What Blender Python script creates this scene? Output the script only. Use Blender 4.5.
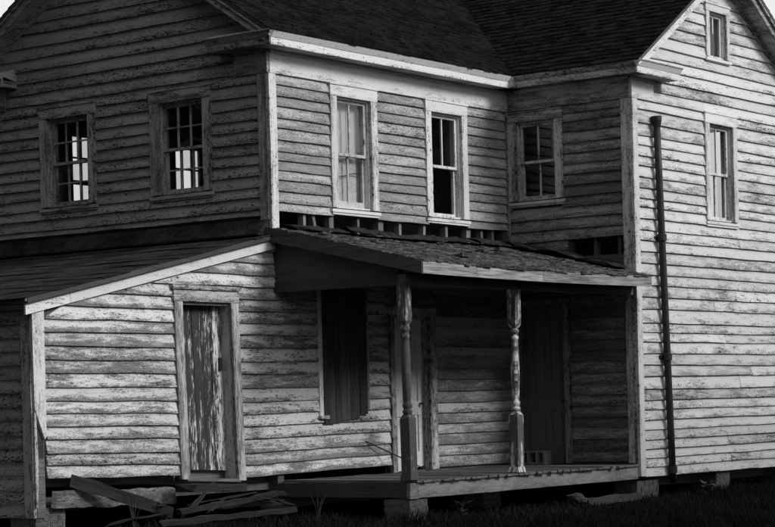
import bpy, bmesh, math, random
from mathutils import Vector, Matrix, noise as mnoise

sc = bpy.context.scene
for o in list(bpy.data.objects):
    bpy.data.objects.remove(o)
R = random.Random(11)

# ------------------------------------------------------------------ camera
YAW, ROLL, FPX, W_PX = 0.64928821, 0.02525133, 2113.13, 775.0
CAM = Vector((-19.4476, -16.4502, 1.4))
fw = Vector((math.cos(YAW), math.sin(YAW), 0)); rt = Vector((math.sin(YAW), -math.cos(YAW), 0)); up = Vector((0, 0, 1))
c_, s_ = math.cos(ROLL), math.sin(ROLL)
rx, ux = rt*c_ - up*s_, rt*s_ + up*c_
cd = bpy.data.cameras.new('camera'); cam = bpy.data.objects.new('camera', cd); sc.collection.objects.link(cam)
m = Matrix((rx, ux, -fw)).transposed().to_4x4(); m.translation = CAM; cam.matrix_world = m
cd.sensor_fit = 'HORIZONTAL'; cd.sensor_width = 36; cd.lens = FPX/W_PX*36
cd.shift_y = 141.5/W_PX; cd.clip_end = 3000; cd.clip_start = 0.1
sc.camera = cam

# ------------------------------------------------------------------ sky, sun, exposure
CLOUD = 12.0
SUN_EL, SUN_AZ = math.radians(31), Vector((0.30, -1.0, 0)).normalized()   # AZ: horizontal direction towards the sun
to_sun = SUN_AZ*math.cos(SUN_EL) + Vector((0, 0, math.sin(SUN_EL)))
w = bpy.data.worlds.new('World'); sc.world = w; w.use_nodes = True
nt = w.node_tree; nt.nodes.clear()
sky = nt.nodes.new('ShaderNodeTexSky'); sky.sky_type = 'NISHITA'; sky.sun_disc = False
sky.sun_elevation = SUN_EL; sky.sun_rotation = math.atan2(SUN_AZ.x, SUN_AZ.y)
sky.air_density = 1.0; sky.dust_density = 3.0; sky.ozone_density = 1.0
bw = nt.nodes.new('ShaderNodeRGBToBW'); bg = nt.nodes.new('ShaderNodeBackground'); ow = nt.nodes.new('ShaderNodeOutputWorld')
tcw = nt.nodes.new('ShaderNodeTexCoord'); cn = nt.nodes.new('ShaderNodeTexNoise'); cr = nt.nodes.new('ShaderNodeMapRange'); mxw = nt.nodes.new('ShaderNodeMix'); mxw.data_type = 'FLOAT'
cn.inputs['Scale'].default_value = 2.2; cn.inputs['Detail'].default_value = 6; cn.inputs['Roughness'].default_value = 0.6
cr.inputs[1].default_value = 0.3; cr.inputs[2].default_value = 0.7; cr.inputs[3].default_value = CLOUD*0.85; cr.inputs[4].default_value = CLOUD*1.15   # even cloud cover all round
mxw.inputs[0].default_value = 0.88
nt.links.new(tcw.outputs['Generated'], cn.inputs['Vector']); nt.links.new(cn.outputs[0], cr.inputs[0])
nt.links.new(sky.outputs[0], bw.inputs[0]); nt.links.new(bw.outputs[0], mxw.inputs[2]); nt.links.new(cr.outputs[0], mxw.inputs[3])
nt.links.new(mxw.outputs[0], bg.inputs[0]); nt.links.new(bg.outputs[0], ow.inputs[0])
bg.inputs[1].default_value = 0.10
sl = bpy.data.lights.new('sun', 'SUN'); sl.energy = 3.4; sl.angle = math.radians(18)
sl.color = (1, 1, 1)
so = bpy.data.objects.new('sun', sl); sc.collection.objects.link(so)
so.rotation_euler = to_sun.to_track_quat('Z', 'Y').to_euler(); so.location = (0, -20, 20)
sc.view_settings.view_transform = 'Standard'; sc.view_settings.look = 'None'
sc.view_settings.gamma = 1; sc.view_settings.use_curve_mapping = False
sc.view_settings.exposure = -0.36
sc.cycles.use_adaptive_sampling = True; sc.cycles.adaptive_threshold = 0.02; sc.cycles.max_bounces = 6; sc.cycles.diffuse_bounces = 2; sc.cycles.glossy_bounces = 2; sc.cycles.transparent_max_bounces = 16

# ------------------------------------------------------------------ materials
class NT:
    def __init__(s, name):
        s.m = bpy.data.materials.new(name); s.m.use_nodes = True
        s.t = s.m.node_tree; s.t.nodes.clear()
        s.out = s.t.nodes.new('ShaderNodeOutputMaterial'); s.b = s.t.nodes.new('ShaderNodeBsdfPrincipled')
        s.t.links.new(s.b.outputs[0], s.out.inputs[0])
    def put(s, sock, v):
        if isinstance(v, bpy.types.NodeSocket): s.t.links.new(v, sock)
        elif isinstance(v, (tuple, list)) : sock.default_value = v
        else:
            try: sock.default_value = v
            except Exception: sock.default_value = (v, v, v, 1)
    def math(s, op, a, b=0.5, c=None, clamp=False):
        n = s.t.nodes.new('ShaderNodeMath'); n.operation = op; n.use_clamp = clamp
        s.put(n.inputs[0], a); s.put(n.inputs[1], b)
        if c is not None: s.put(n.inputs[2], c)
        return n.outputs[0]
    def mul(s, a, b): return s.math('MULTIPLY', a, b)
    def add(s, a, b): return s.math('ADD', a, b)
    def coords(s):
        n = s.t.nodes.new('ShaderNodeTexCoord'); x = s.t.nodes.new('ShaderNodeSeparateXYZ')
        s.t.links.new(n.outputs['Object'], x.inputs[0]); return x.outputs
    def rnd(s):
        return s.t.nodes.new('ShaderNodeObjectInfo').outputs['Random']
    def island(s):
        return s.t.nodes.new('ShaderNodeNewGeometry').outputs['Random Per Island']
    def uv(s):
        n = s.t.nodes.new('ShaderNodeUVMap'); x = s.t.nodes.new('ShaderNodeSeparateXYZ')
        s.t.links.new(n.outputs[0], x.inputs[0]); return x.outputs
    def vec(s, x, y, z):
        n = s.t.nodes.new('ShaderNodeCombineXYZ'); s.put(n.inputs[0], x); s.put(n.inputs[1], y); s.put(n.inputs[2], z); return n.outputs[0]
    def noise(s, v, scale=1.0, detail=4.0, rough=0.6, dist=0.0):
        n = s.t.nodes.new('ShaderNodeTexNoise'); s.put(n.inputs['Vector'], v)
        n.inputs['Scale'].default_value = scale; n.inputs['Detail'].default_value = detail
        n.inputs['Roughness'].default_value = rough; n.inputs['Distortion'].default_value = dist
        return n.outputs[0]
    def step(s, v, lo, hi):
        n = s.t.nodes.new('ShaderNodeMapRange'); n.interpolation_type = 'SMOOTHSTEP'
        s.put(n.inputs[0], v); s.put(n.inputs[1], lo); s.put(n.inputs[2], hi); return n.outputs[0]
    def mix(s, f, a, b):
        n = s.t.nodes.new('ShaderNodeMix'); n.data_type = 'FLOAT'
        s.put(n.inputs[0], f); s.put(n.inputs[2], a); s.put(n.inputs[3], b); return n.outputs[0]
    def finish(s, val, rough=0.85, height=None, bump=0.3, dist=0.004, spec=0.3):
        n = s.t.nodes.new('ShaderNodeCombineColor')
        for i in range(3): s.put(n.inputs[i], val)
        s.put(s.b.inputs['Base Color'], n.outputs[0]); s.put(s.b.inputs['Roughness'], rough)
        s.b.inputs['Specular IOR Level'].default_value = spec
        if height is not None:
            b = s.t.nodes.new('ShaderNodeBump'); b.inputs['Strength'].default_value = bump; b.inputs['Distance'].default_value = dist
            s.put(b.inputs['Height'], height); s.t.links.new(b.outputs[0], s.b.inputs['Normal'])
        return s.m

def peel(name, paint, wood, wear, dots, vert=False, board=0.06, fl=(26.0, 72.0), dt=(26.0, 52.0), tint=0.25, soft=0.10, edge=0.05, dedge=0.05, dark=0.03, flw=0.45):
    """old paint worn down to grey wood (wear) and chipped through to dark specks (dots)"""
    n = NT(name); X = n.coords(); r = n.rnd(); r1 = n.mul(r, 53.0)
    along = n.add(X[0], X[1]) if not vert else X[2]
    across = X[2] if not vert else n.add(X[0], X[1])
    big = n.noise(n.vec(n.mul(along, 1.3), r1, n.mul(across, 4.0)), 1, 3, 0.6)
    flake = n.noise(n.vec(n.mul(along, fl[0]), r1, n.mul(across, fl[1])), 1, 4, 0.75, 0.3)
    grain = n.noise(n.vec(n.mul(along, 4.0), r1, n.mul(across, 150.0)), 1, 3, 0.65)
    mid = n.noise(n.vec(n.mul(along, 3.6), r1, n.mul(across, 24.0)), 1, 3, 0.65)
    loc = n.add(n.mul(big, 0.45), n.mul(mid, 0.55))
    ed = n.step(n.uv()[1], 0.5, 0.0)                                    # the lower edge of a board weathers first
    v = n.add(n.mul(flake, flw), n.mul(loc, 1.0-flw))
    v = n.add(n.add(v, n.mul(n.add(r, -0.5), board)), n.mul(ed, edge))
    thr = 0.68 - 0.36*wear
    bare = n.step(v, thr - soft, thr + soft)
    pc = n.mul(paint, n.add(1.0 - tint*0.7, n.mul(n.add(loc, n.mul(flake, 0.4)), tint)))
    r2 = n.math('FRACT', n.mul(r, 17.3))
    pc = n.mul(pc, n.add(1.0 - tint*0.4, n.mul(r2, tint*0.6)))
    wc = n.mul(n.mul(wood, n.add(0.15, n.mul(grain, 1.7))), n.add(0.7, n.mul(flake, 0.6)))
    val = n.mix(bare, pc, wc)
    dn = n.noise(n.vec(n.mul(along, dt[0]), n.add(r1, 7.0), n.mul(across, dt[1])), 1, 3, 0.6)
    dv = n.add(n.add(dn, n.mul(n.add(loc, -0.5), 0.45)), n.mul(ed, dedge))
    dthr = n.add(0.76 - 0.26*dots, n.mul(n.add(n.math('FRACT', n.mul(r, 29.7)), -0.5), 0.10))
    val = n.mix(n.step(dv, dthr, n.add(dthr, 0.05)), val, n.mul(dark, n.add(0.4, n.mul(grain, 1.2))))
    return n.finish(val, n.mix(bare, 0.7, 0.92), n.add(grain, n.mul(mid, 0.6)), 0.35, 0.004)

def wood(name, lo, hi, vert=False, axis=None, rough=0.9, gs=90.0):
    n = NT(name); X = n.coords(); r1 = n.mul(n.rnd(), 53.0)
    if axis is not None:
        al, ac, ad = X[axis], X[(axis+1) % 3], X[(axis+2) % 3]
        g = n.noise(n.vec(n.mul(al, 2.5), n.mul(ac, gs), n.mul(ad, gs)), 1, 5, 0.65, 0.3)
        b = n.noise(n.vec(n.mul(al, 1.2), n.mul(ac, 6.0), n.add(n.mul(ad, 6.0), r1)), 1, 3, 0.6)
    else:
        al = n.add(X[0], X[1]) if not vert else X[2]; ac = X[2] if not vert else n.add(X[0], X[1])
        g = n.noise(n.vec(n.mul(al, 2.5), r1, n.mul(ac, gs)), 1, 5, 0.65, 0.3)
        b = n.noise(n.vec(n.mul(al, 1.2), r1, n.mul(ac, 6.0)), 1, 3, 0.6)
    f = n.step(n.add(n.mul(g, 0.65), n.mul(b, 0.35)), 0.32, 0.68)
    val = n.mul(n.mix(f, lo, hi), n.add(0.7, n.mul(n.rnd(), 0.6)))
    return n.finish(val, rough, g, 0.6, 0.006)

def rough_mat(name, lo, hi, scale=6.0, rough=0.9, bump=0.5, dist=0.01, isl=0.0, detail=5.0, spec=0.3):
    n = NT(name); X = n.coords(); r1 = n.mul(n.rnd(), 31.0)
    a = n.noise(n.vec(X[0], X[1], n.add(X[2], r1)), scale, detail, 0.65)
    b = n.noise(n.vec(X[0], X[1], X[2]), scale*7, 3, 0.6)
    f = n.step(n.add(n.mul(a, 0.6), n.mul(b, 0.4)), 0.35, 0.65)
    val = n.mix(f, lo, hi)
    if isl: val = n.mul(val, n.add(1.0 - isl, n.mul(n.island(), 2*isl)))
    return n.finish(val, rough, n.add(a, n.mul(b, 0.5)), bump, dist, spec)

M = {}
FI = (34.0, 96.0)
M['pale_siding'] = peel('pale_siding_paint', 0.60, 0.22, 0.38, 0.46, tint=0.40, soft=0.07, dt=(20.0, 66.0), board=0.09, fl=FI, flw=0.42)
M['side_siding'] = peel('side_siding_paint', 0.54, 0.20, 0.60, 0.50, tint=0.40, board=0.08, soft=0.07, dt=(20.0, 66.0), fl=FI, flw=0.55)
M['loose'] = peel('loose_board_paint', 0.34, 0.10, 0.6, 0.6, tint=0.4, soft=0.05, dt=(13.0, 55.0))
M['lean_siding'] = peel('lean_to_siding_paint', 0.60, 0.15, 0.47, 0.56, tint=0.40, edge=0.08, dedge=0.05, soft=0.055, dt=(20.0, 66.0), board=0.09, fl=FI, flw=0.42)
M['porch_siding'] = peel('porch_siding_paint', 0.46, 0.13, 0.48, 0.50, tint=0.4, board=0.14, soft=0.06, dt=(20.0, 66.0), fl=FI, flw=0.5)
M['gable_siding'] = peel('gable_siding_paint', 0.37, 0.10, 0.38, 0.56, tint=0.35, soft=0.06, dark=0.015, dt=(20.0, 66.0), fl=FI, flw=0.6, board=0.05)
M['nook_trim'] = peel('nook_casing_paint', 0.26, 0.08, 0.50, 0.50, vert=True, tint=0.35, dark=0.02, soft=0.06, dt=(18.0, 60.0), fl=FI)  # darker copy of the worn casing paint, nook shade put into the colour
M['nook_siding'] = peel('nook_siding_paint', 0.27, 0.075, 0.56, 0.54, tint=0.4, board=0.10, soft=0.05, dark=0.015, dt=(20.0, 66.0), fl=FI, flw=0.5)  # siding paint darkened, nook shade put into the colour
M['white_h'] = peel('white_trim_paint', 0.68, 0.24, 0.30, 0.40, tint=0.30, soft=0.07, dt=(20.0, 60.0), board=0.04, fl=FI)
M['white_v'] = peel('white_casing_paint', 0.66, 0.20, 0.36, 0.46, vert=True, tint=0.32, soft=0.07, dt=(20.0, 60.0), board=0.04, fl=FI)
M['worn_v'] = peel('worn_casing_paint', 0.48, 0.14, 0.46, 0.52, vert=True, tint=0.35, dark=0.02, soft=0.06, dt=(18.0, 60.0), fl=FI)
M['worn_shade_h'] = peel('worn_shade_trim_paint', 0.44, 0.11, 0.46, 0.52, tint=0.35, dark=0.02, soft=0.06, dt=(18.0, 60.0), fl=FI)  # worn trim, also the darker paint that stands in for rake shade
M['lean_v'] = peel('lean_to_casing_paint', 0.50, 0.16, 0.52, 0.58, vert=True, tint=0.3, fl=(10.0, 90.0), soft=0.06, dt=(14.0, 60.0))
M['lean_h'] = peel('lean_to_head_paint', 0.50, 0.16, 0.48, 0.58, tint=0.3, soft=0.06, dt=(14.0, 60.0), fl=FI)
M['post_v'] = peel('post_paint', 0.60, 0.07, 0.80, 0.3, vert=True, board=0.02, tint=0.3, fl=(8.0, 30.0), soft=0.04, flw=0.3)
M['post_w'] = peel('post_white_paint', 0.66, 0.09, 0.56, 0.5, vert=True, board=0.02, tint=0.3, fl=(8.0, 30.0), soft=0.04, flw=0.3)
M['door_v'] = peel('plank_door_paint', 0.78, 0.040, 0.62, 0.50, vert=True, board=0.08, tint=0.3, fl=(6.5, 80.0), soft=0.035, flw=0.52, dark=0.02)
M['door_w'] = peel('panel_door_paint', 0.62, 0.24, 0.34, 0.42, vert=True, board=0.05, tint=0.3)
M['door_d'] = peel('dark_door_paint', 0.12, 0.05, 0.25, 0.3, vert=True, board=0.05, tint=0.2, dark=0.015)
M['shutter'] = wood('shutter_wood', 0.015, 0.075, vert=True)
M['sheath'] = wood('sheathing_wood', 0.03, 0.08)
M['stud'] = wood('stud_wood', 0.08, 0.24, vert=True)
M['fascia'] = wood('fascia_wood', 0.08, 0.40, gs=55.0)
M['beam'] = wood('beam_wood', 0.05, 0.16)
M['beam_y'] = wood('rake_wood', 0.03, 0.08)
M['skirt'] = peel('deck_skirt_wood', 0.30, 0.12, 0.5, 0.4, tint=0.4)
M['deck'] = wood('deck_wood', 0.05, 0.20, axis=1)
M['debris'] = wood('fallen_timber_wood', 0.006, 0.034, axis=0, gs=45.0)
M['shingle'] = rough_mat('roof_shingle', 0.004, 0.015, 14, 1.0, 0.6, 0.01, isl=0.4, spec=0.0)
M['pshingle'] = rough_mat('porch_shingle', 0.015, 0.085, 10, 0.9, 0.7, 0.01, isl=0.7, spec=0.2)
M['roll'] = rough_mat('roll_roofing', 0.010, 0.036, 4, 1.0, 0.6, 0.02, isl=0.3, spec=0.03)
M['tar'] = rough_mat('tar_paper', 0.010, 0.04, 7, 1.0, 0.7, 0.02, spec=0.05)
M['iron'] = rough_mat('black_iron', 0.010, 0.028, 14, 0.55, 0.3, 0.004)
M['brick'] = rough_mat('old_brick', 0.05, 0.14, 16, 0.95, 0.6, 0.006, spec=0.1)
M['mortar'] = rough_mat('mortar', 0.10, 0.24, 20, 0.95, 0.6, 0.006, spec=0.1)
M['concrete'] = rough_mat('concrete', 0.10, 0.22, 22, 0.95, 0.6, 0.005, spec=0.1)
M['plaster'] = rough_mat('room_plaster', 0.16, 0.30, 2.0, 0.95, 0.2, 0.01, spec=0.1)
M['floorin'] = rough_mat('room_floor', 0.05, 0.12, 3.0, 0.9, 0.2, 0.01, spec=0.1)
M['cloth'] = rough_mat('window_shade_cloth', 0.50, 0.64, 3.0, 0.95, 0.2, 0.01, spec=0.05)
M['darkcloth'] = rough_mat('dark_blind_cloth', 0.02, 0.035, 3.0, 0.95, 0.2, 0.01, spec=0.05)
M['soil'] = rough_mat('soil_and_turf', 0.008, 0.024, 1.2, 1.0, 0.8, 0.05, spec=0.0, detail=8)
M['grass'] = rough_mat('grass_blades', 0.008, 0.026, 1.0, 0.8, 0.0, 0.0, isl=0.4, spec=0.05)
M['leaf'] = rough_mat('weed_leaf', 0.035, 0.08, 3.0, 0.7, 0.0, 0.0, isl=0.3)
M['bark'] = rough_mat('tree_bark', 0.05, 0.14, 5.0, 0.95, 0.8, 0.03)
M['foliage'] = rough_mat('tree_foliage', 0.03, 0.075, 0.8, 0.7, 0.0, 0.0, isl=0.3)
M['stone'] = rough_mat('field_stone', 0.03, 0.08, 6.0, 0.95, 0.8, 0.02)

def glass_mat():
    n = NT('old_window_glass'); t = n.t; t.nodes.remove(n.b)
    tr = t.nodes.new('ShaderNodeBsdfTransparent'); gl = t.nodes.new('ShaderNodeBsdfGlossy'); mx = t.nodes.new('ShaderNodeMixShader')
    ge = t.nodes.new('ShaderNodeNewGeometry'); dp = t.nodes.new('ShaderNodeVectorMath'); dp.operation = 'DOT_PRODUCT'
    t.links.new(ge.outputs['Incoming'], dp.inputs[0]); t.links.new(ge.outputs['Normal'], dp.inputs[1])
    fac = n.add(0.04, n.mul(n.math('POWER', n.math('SUBTRACT', 1.0, n.math('ABSOLUTE', dp.outputs['Value'])), 5.0), 0.96))
    tr.inputs[0].default_value = (0.90, 0.90, 0.90, 1); gl.inputs['Roughness'].default_value = 0.02; gl.inputs['Color'].default_value = (1, 1, 1, 1)
    X = n.coords(); h = n.noise(n.vec(X[0], X[1], X[2]), 3.0, 2, 0.5)
    b = t.nodes.new('ShaderNodeBump'); b.inputs['Strength'].default_value = 0.05; b.inputs['Distance'].default_value = 0.02
    t.links.new(h, b.inputs['Height']); t.links.new(b.outputs[0], gl.inputs['Normal'])
    t.links.new(fac, mx.inputs[0]); t.links.new(tr.outputs[0], mx.inputs[1]); t.links.new(gl.outputs[0], mx.inputs[2]); t.links.new(mx.outputs[0], n.out.inputs[0])
    return n.m
M['glass'] = glass_mat()

# ------------------------------------------------------------------ mesh helpers
COL = sc.collection
class MB:
    def __init__(s): s.v = []; s.f = []; s.uv = []
    def hexa(s, p):                       # p: 8 points, bottom 4 (ring) then top 4 (ring)
        b = len(s.v); s.v += [tuple(q) for q in p]
        for q in ((0, 3, 2, 1), (4, 5, 6, 7), (0, 1, 5, 4), (1, 2, 6, 5), (2, 3, 7, 6), (3, 0, 4, 7)): s.f.append(tuple(b+i for i in q))
        return s
    def box(s, T, a0, a1, n0, n1, z0, z1):
        return s.hexa([T(a0, n0, z0), T(a1, n0, z0), T(a1, n1, z0), T(a0, n1, z0), T(a0, n0, z1), T(a1, n0, z1), T(a1, n1, z1), T(a0, n1, z1)])
    def boxseg(s, T, a0, a1, n0, n1, z0, z1, seg, ax='a', jit=0.0):   # subdivided box along a or z with small jitter
        b = len(s.v)
        for i in range(seg+1):
            f = i/seg; j = [R.uniform(-jit, jit) for _ in range(4)]
            if ax == 'a':
                a = a0+(a1-a0)*f; ring = [(a, n0, z0+j[0]), (a, n1+j[2], z0+j[0]), (a, n1+j[2], z1+j[1]), (a, n0, z1+j[1])]
            else:
                z = z0+(z1-z0)*f; ring = [(a0+j[0], n0, z), (a0+j[0], n1+j[2], z), (a1+j[1], n1+j[2], z), (a1+j[1], n0, z)]
            s.v += [tuple(T(*q)) for q in ring]
        for i in range(seg):
            for k in range(4):
                s.f.append((b+i*4+k, b+i*4+(k+1) % 4, b+i*4+4+(k+1) % 4, b+i*4+4+k))
        s.f.append((b, b+1, b+2, b+3)); e = b+seg*4; s.f.append((e+3, e+2, e+1, e))
        return s
    def poly(s, T, pts, n0, n1):          # outline (a,z) extruded from n0 to n1
        b = len(s.v); k = len(pts)
        s.v += [tuple(T(a, n0, z)) for a, z in pts] + [tuple(T(a, n1, z)) for a, z in pts]
        s.f.append(tuple(range(b, b+k))); s.f.append(tuple(range(b+2*k-1, b+k-1, -1)))
        for i in range(k): s.f.append((b+i, b+(i+1) % k, b+k+(i+1) % k, b+k+i))
        return s
    def tube(s, pts, r, k=8):
        b = len(s.v); n = len(pts)
        for i, p in enumerate(pts):
            p = Vector(p); d = (Vector(pts[min(i+1, n-1)])-Vector(pts[max(i-1, 0)])).normalized()
            u = d.orthogonal().normalized(); w_ = d.cross(u); rr = r[i] if isinstance(r, (list, tuple)) else r
            for j in range(k):
                t = 2*math.pi*j/k; s.v.append(tuple(p+(u*math.cos(t)+w_*math.sin(t))*rr))
        for i in range(n-1):
            for j in range(k): s.f.append((b+i*k+j, b+i*k+(j+1) % k, b+(i+1)*k+(j+1) % k, b+(i+1)*k+j))
        s.f.append(tuple(b+j for j in range(k))[::-1]); s.f.append(tuple(b+(n-1)*k+j for j in range(k)))
        return s
    def build(s, name, mat, parent=None, label=None, cat=None, group=None, kind=None, smooth=False, recalc=True):
        me = bpy.data.meshes.new(name)
        off = Vector((0, 0, 0))
        if parent is None:
            xs = [v[0] for v in s.v]; ys = [v[1] for v in s.v]; zs = [v[2] for v in s.v]
            off = Vector(((min(xs)+max(xs))/2, (min(ys)+max(ys))/2, min(zs)))
        me.from_pydata([(v[0]-off.x, v[1]-off.y, v[2]-off.z) for v in s.v] if parent is None else s.v, [], s.f)
        if recalc:
            bm = bmesh.new(); bm.from_mesh(me); bmesh.ops.recalc_face_normals(bm, faces=bm.faces); bm.to_mesh(me); bm.free()
        me.materials.append(M[mat])
        ul = me.uv_layers.new(name='UVMap'); ul.data.foreach_set('uv', [0.5]*(2*len(me.loops)))
        if smooth: me.polygons.foreach_set('use_smooth', [True]*len(me.polygons))
        o = bpy.data.objects.new(name, me); COL.objects.link(o); o.location = off
        if parent: o.parent = parent
        if label: o['label'] = label
        if cat: o['category'] = cat
        if group: o['group'] = group
        if kind: o['kind'] = kind
        return o
def add_uv(o, uvs):
    l = o.data.uv_layers['UVMap']
    vi = [0]*len(o.data.loops); o.data.loops.foreach_get('vertex_index', vi)
    for k, i in enumerate(vi): l.data[k].uv = uvs[i]

def empty(name, loc, label, cat, group=None):
    o = bpy.data.objects.new(name, None); COL.objects.link(o); o.location = loc; o['label'] = label; o['category'] = cat
    if group: o['group'] = group
    return o

def lerp(a, b, t): return a+(b-a)*t
def clamp(x, a=0., b=1.): return max(a, min(b, x))
def interp(x, tab):
    if x <= tab[0][0]: return tab[0][1]
    for (x0, y0), (x1, y1) in zip(tab, tab[1:]):
        if x <= x1: return lerp(y0, y1, (x-x0)/(x1-x0))
    return tab[-1][1]

# wall frames: a runs along the wall, n outward, z up
LX = 5.135                      # where the cross wing starts
DY = -2.0                       # front gable plane of the cross wing
XR, YB = 10.0, 5.05
SAG = [(-3.94, 0), (-2.2, -0.04), (-1.7, -0.07), (-0.6, -0.13), (1.0, -0.10), (2.35, -0.09), (3.2, 0)]
def TS(a, n, z):                # long sunny wall at y = 0, with the lean-to's settlement
    f = clamp((2.2-z)/1.5); l = 0.085*clamp((2.64-z)/2.0)*clamp(1-abs(a+1.2)/1.7)
    return Vector((a+l, -n, z+interp(a, SAG)*f))
def TG(a, n, z): return Vector((-n, a, z))           # left gable wall x = 0, facing -x
def TN(a, n, z): return Vector((LX-n, a, z))         # nook wall x = LX, facing -x
def TF(a, n, z): return Vector((a, DY-n, z))         # bright gable y = -2, facing -y
def TK(a, n, z): return Vector((a, YB+n, z))         # back wall
def TE(a, n, z): return Vector((XR+n, a, z))         # far side wall
def TL(a, n, z): return Vector((-3.94-n, a, z))      # lean-to end wall
def TW(x, y, z): return Vector((x, y, z))

GZ = 0.04
house = empty('farmhouse', (0, 0, 0), 'abandoned two-storey clapboard farmhouse with porch and lean-to, paint peeling', 'house')

# ------------------------------------------------------------------ ground
def ground():
    mb = MB(); n = 60
    rs = [0, 3, 6, 9, 12, 15, 18, 22, 26, 32, 40, 60, 100, 200, 500, 1500]
    cx, cy = 2, -3
    mb.v.append((cx, cy, GZ))
    for r in rs[1:]:
        for i in range(n):
            t = 2*math.pi*i/n; x, y = cx+r*math.cos(t), cy+r*math.sin(t)
            z = GZ + 0.05*mnoise.noise((x*0.35, y*0.35, 0)) if r < 40 else GZ
            mb.v.append((x, y, z))
    for i in range(n): mb.f.append((0, 1+i, 1+(i+1) % n))
    for k in range(len(rs)-2):
        for i in range(n): mb.f.append((1+k*n+i, 1+(k+1)*n+i, 1+(k+1)*n+(i+1) % n, 1+k*n+(i+1) % n))
    o = mb.build('ground', 'soil', None, kind='structure', smooth=True)
    o['label'] = 'dark rough turf in front of the farmhouse'
ground()

# ------------------------------------------------------------------ walls
SLOPE = 0.655
EZ = 5.885                                   # roof top at the eave edge
OV = 0.32                                    # overhang
def wall(name, T, a0, a1, z0, top, holes=(), breaks=(), n0=-0.12, n1=-0.004, mat='sheath'):
    mb = MB(); bs = sorted({a0, a1, *[h[0] for h in holes], *[h[1] for h in holes], *breaks})
    bs = [b for b in bs if a0 <= b <= a1]
    for p, q in zip(bs, bs[1:]):
        if q-p < 1e-6: continue
        iv = sorted((h[2], h[3]) for h in holes if h[0] <= p+1e-6 and h[1] >= q-1e-6)
        lo = z0; segs = []
        for h0, h1 in iv:
            if h0 > lo: segs.append((lo, h0, h0))
            lo = max(lo, h1)
        segs.append((lo, top(p+1e-4), top(q-1e-4)))
        nn = max(1, int((q-p)/0.7))
        for s0, t0, t1 in segs:
            for i in range(nn):
                u, v = lerp(p, q, i/nn), lerp(p, q, (i+1)/nn); tu, tv = lerp(t0, t1, i/nn), lerp(t0, t1, (i+1)/nn)
                mb.hexa([T(u, n0, s0), T(v, n0, s0), T(v, n1, s0), T(u, n1, s0), T(u, n0, tu), T(v, n0, tv), T(v, n1, tv), T(u, n1, tu)])
    return mb.build(name, mat, house)

def gable_top(c, half):                      # underside of the roof over a gable wall
    return lambda a: EZ - 0.09 + SLOPE*(half+OV-abs(a-c))
G1c, G1h = YB/2, YB/2
G2c, G2h = (LX+XR)/2, (XR-LX)/2
LT_Z0, LT_S = 3.49, 0.214                    # lean-to roof: top of rake at x = 0, slope
def side_top(a): return 5.72 if a >= -1e-6 else LT_Z0-0.10+LT_S*a

# windows as casing outlines (a0, a1, z0, z1)
W_G = [(2.89, 3.91, 4.01, 5.384), (0.90, 1.925, 4.01, 5.384)]
W_S = [(1.146, 2.10, 3.795, 5.42), (3.157, 4.108, 3.795, 5.42)]
W_N = [(-0.935, -0.05, 4.094, 5.40)]
W_F = [(7.12, 8.06, 3.82, 5.42)]
W_A = [(7.22, 7.925, 6.17, 6.985)]
def hole_of(w_, cw=0.12, top=0.14, sill=0.09): return (w_[0]+cw, w_[1]-cw, w_[2]+sill, w_[3]-top)
D_L = (-1.79, -0.69, 0.70, 2.78)             # lean-to door casing outline
D_E = (2.25, 3.26, 0.50, 2.66)               # entry door under the porch
D_N = (-0.98, -0.10, 0.50, 2.80)             # nook door

gable_wall = wall('gable_wall', TG, 0, YB, 0.3, gable_top(G1c, G1h), [hole_of(x) for x in W_G], [G1c])
side_wall = wall('long_wall', TS, -3.94, LX, 0.86, side_top,
                 [hole_of(x) for x in W_S] + [(-1.66, -0.82, 0.0, 2.64), (2.34, 3.12, 0.0, 2.55)] + [(0.14, 4.98, 3.56, 3.775)], [0])
nook_wall = wall('nook_wall', TN, DY, 0, 0.35, lambda a: 5.72, [hole_of(x) for x in W_N] + [(-0.89, -0.19, 0.0, 2.72), (-1.87, -0.98, 3.36, 3.60)])
front_wall = wall('gable_wall', TF, LX, XR, 0.36, gable_top(G2c, G2h), [hole_of(x) for x in W_F] + [hole_of(x, 0.10, 0.10, 0.07) for x in W_A], [G2c])
wall('wall', TK, -3.94, XR, 0.0, lambda a: 5.72 if a >= -1e-6 else LT_Z0-0.10+LT_S*a, [(1.54, 2.22, 3.95, 5.34), (3.66, 4.28, 3.95, 5.34)], [0], mat='plaster')
wall('wall', TE, DY, YB, 0.0, lambda a: 5.72, [(-1.20, -0.40, 3.85, 5.57)], mat='plaster')
lean_end_wall = wall('lean_to_end_wall', TL, 0, YB, 0.35, lambda a: 2.54)
wall('partition_wall', TN, 0, YB, 0.35, lambda a: 5.72, mat='plaster')
for nm, mt, x0, x1, y0, y1, z0, z1 in (('floor', 'floorin', 0.13, XR-0.01, 0.13, YB-0.01, 3.10, 3.28), ('floor', 'floorin', LX+0.13, XR-0.01, DY+0.13, 0.13, 3.10, 3.28),
                                  ('ceiling', 'plaster', 0.13, XR-0.01, 0.13, YB-0.01, 5.60, 5.68), ('ceiling', 'plaster', LX+0.13, XR-0.01, DY+0.13, 0.13, 5.60, 5.68),
                                  ('floor', 'floorin', -3.80, XR-0.01, 0.13, YB-0.01, 0.42, 0.50), ('floor', 'floorin', LX+0.13, XR-0.01, DY+0.13, 0.13, 0.42, 0.50)):
    MB().box(TW, x0, x1, y0, y1, z0, z1).build(nm, mt, house)

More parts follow.
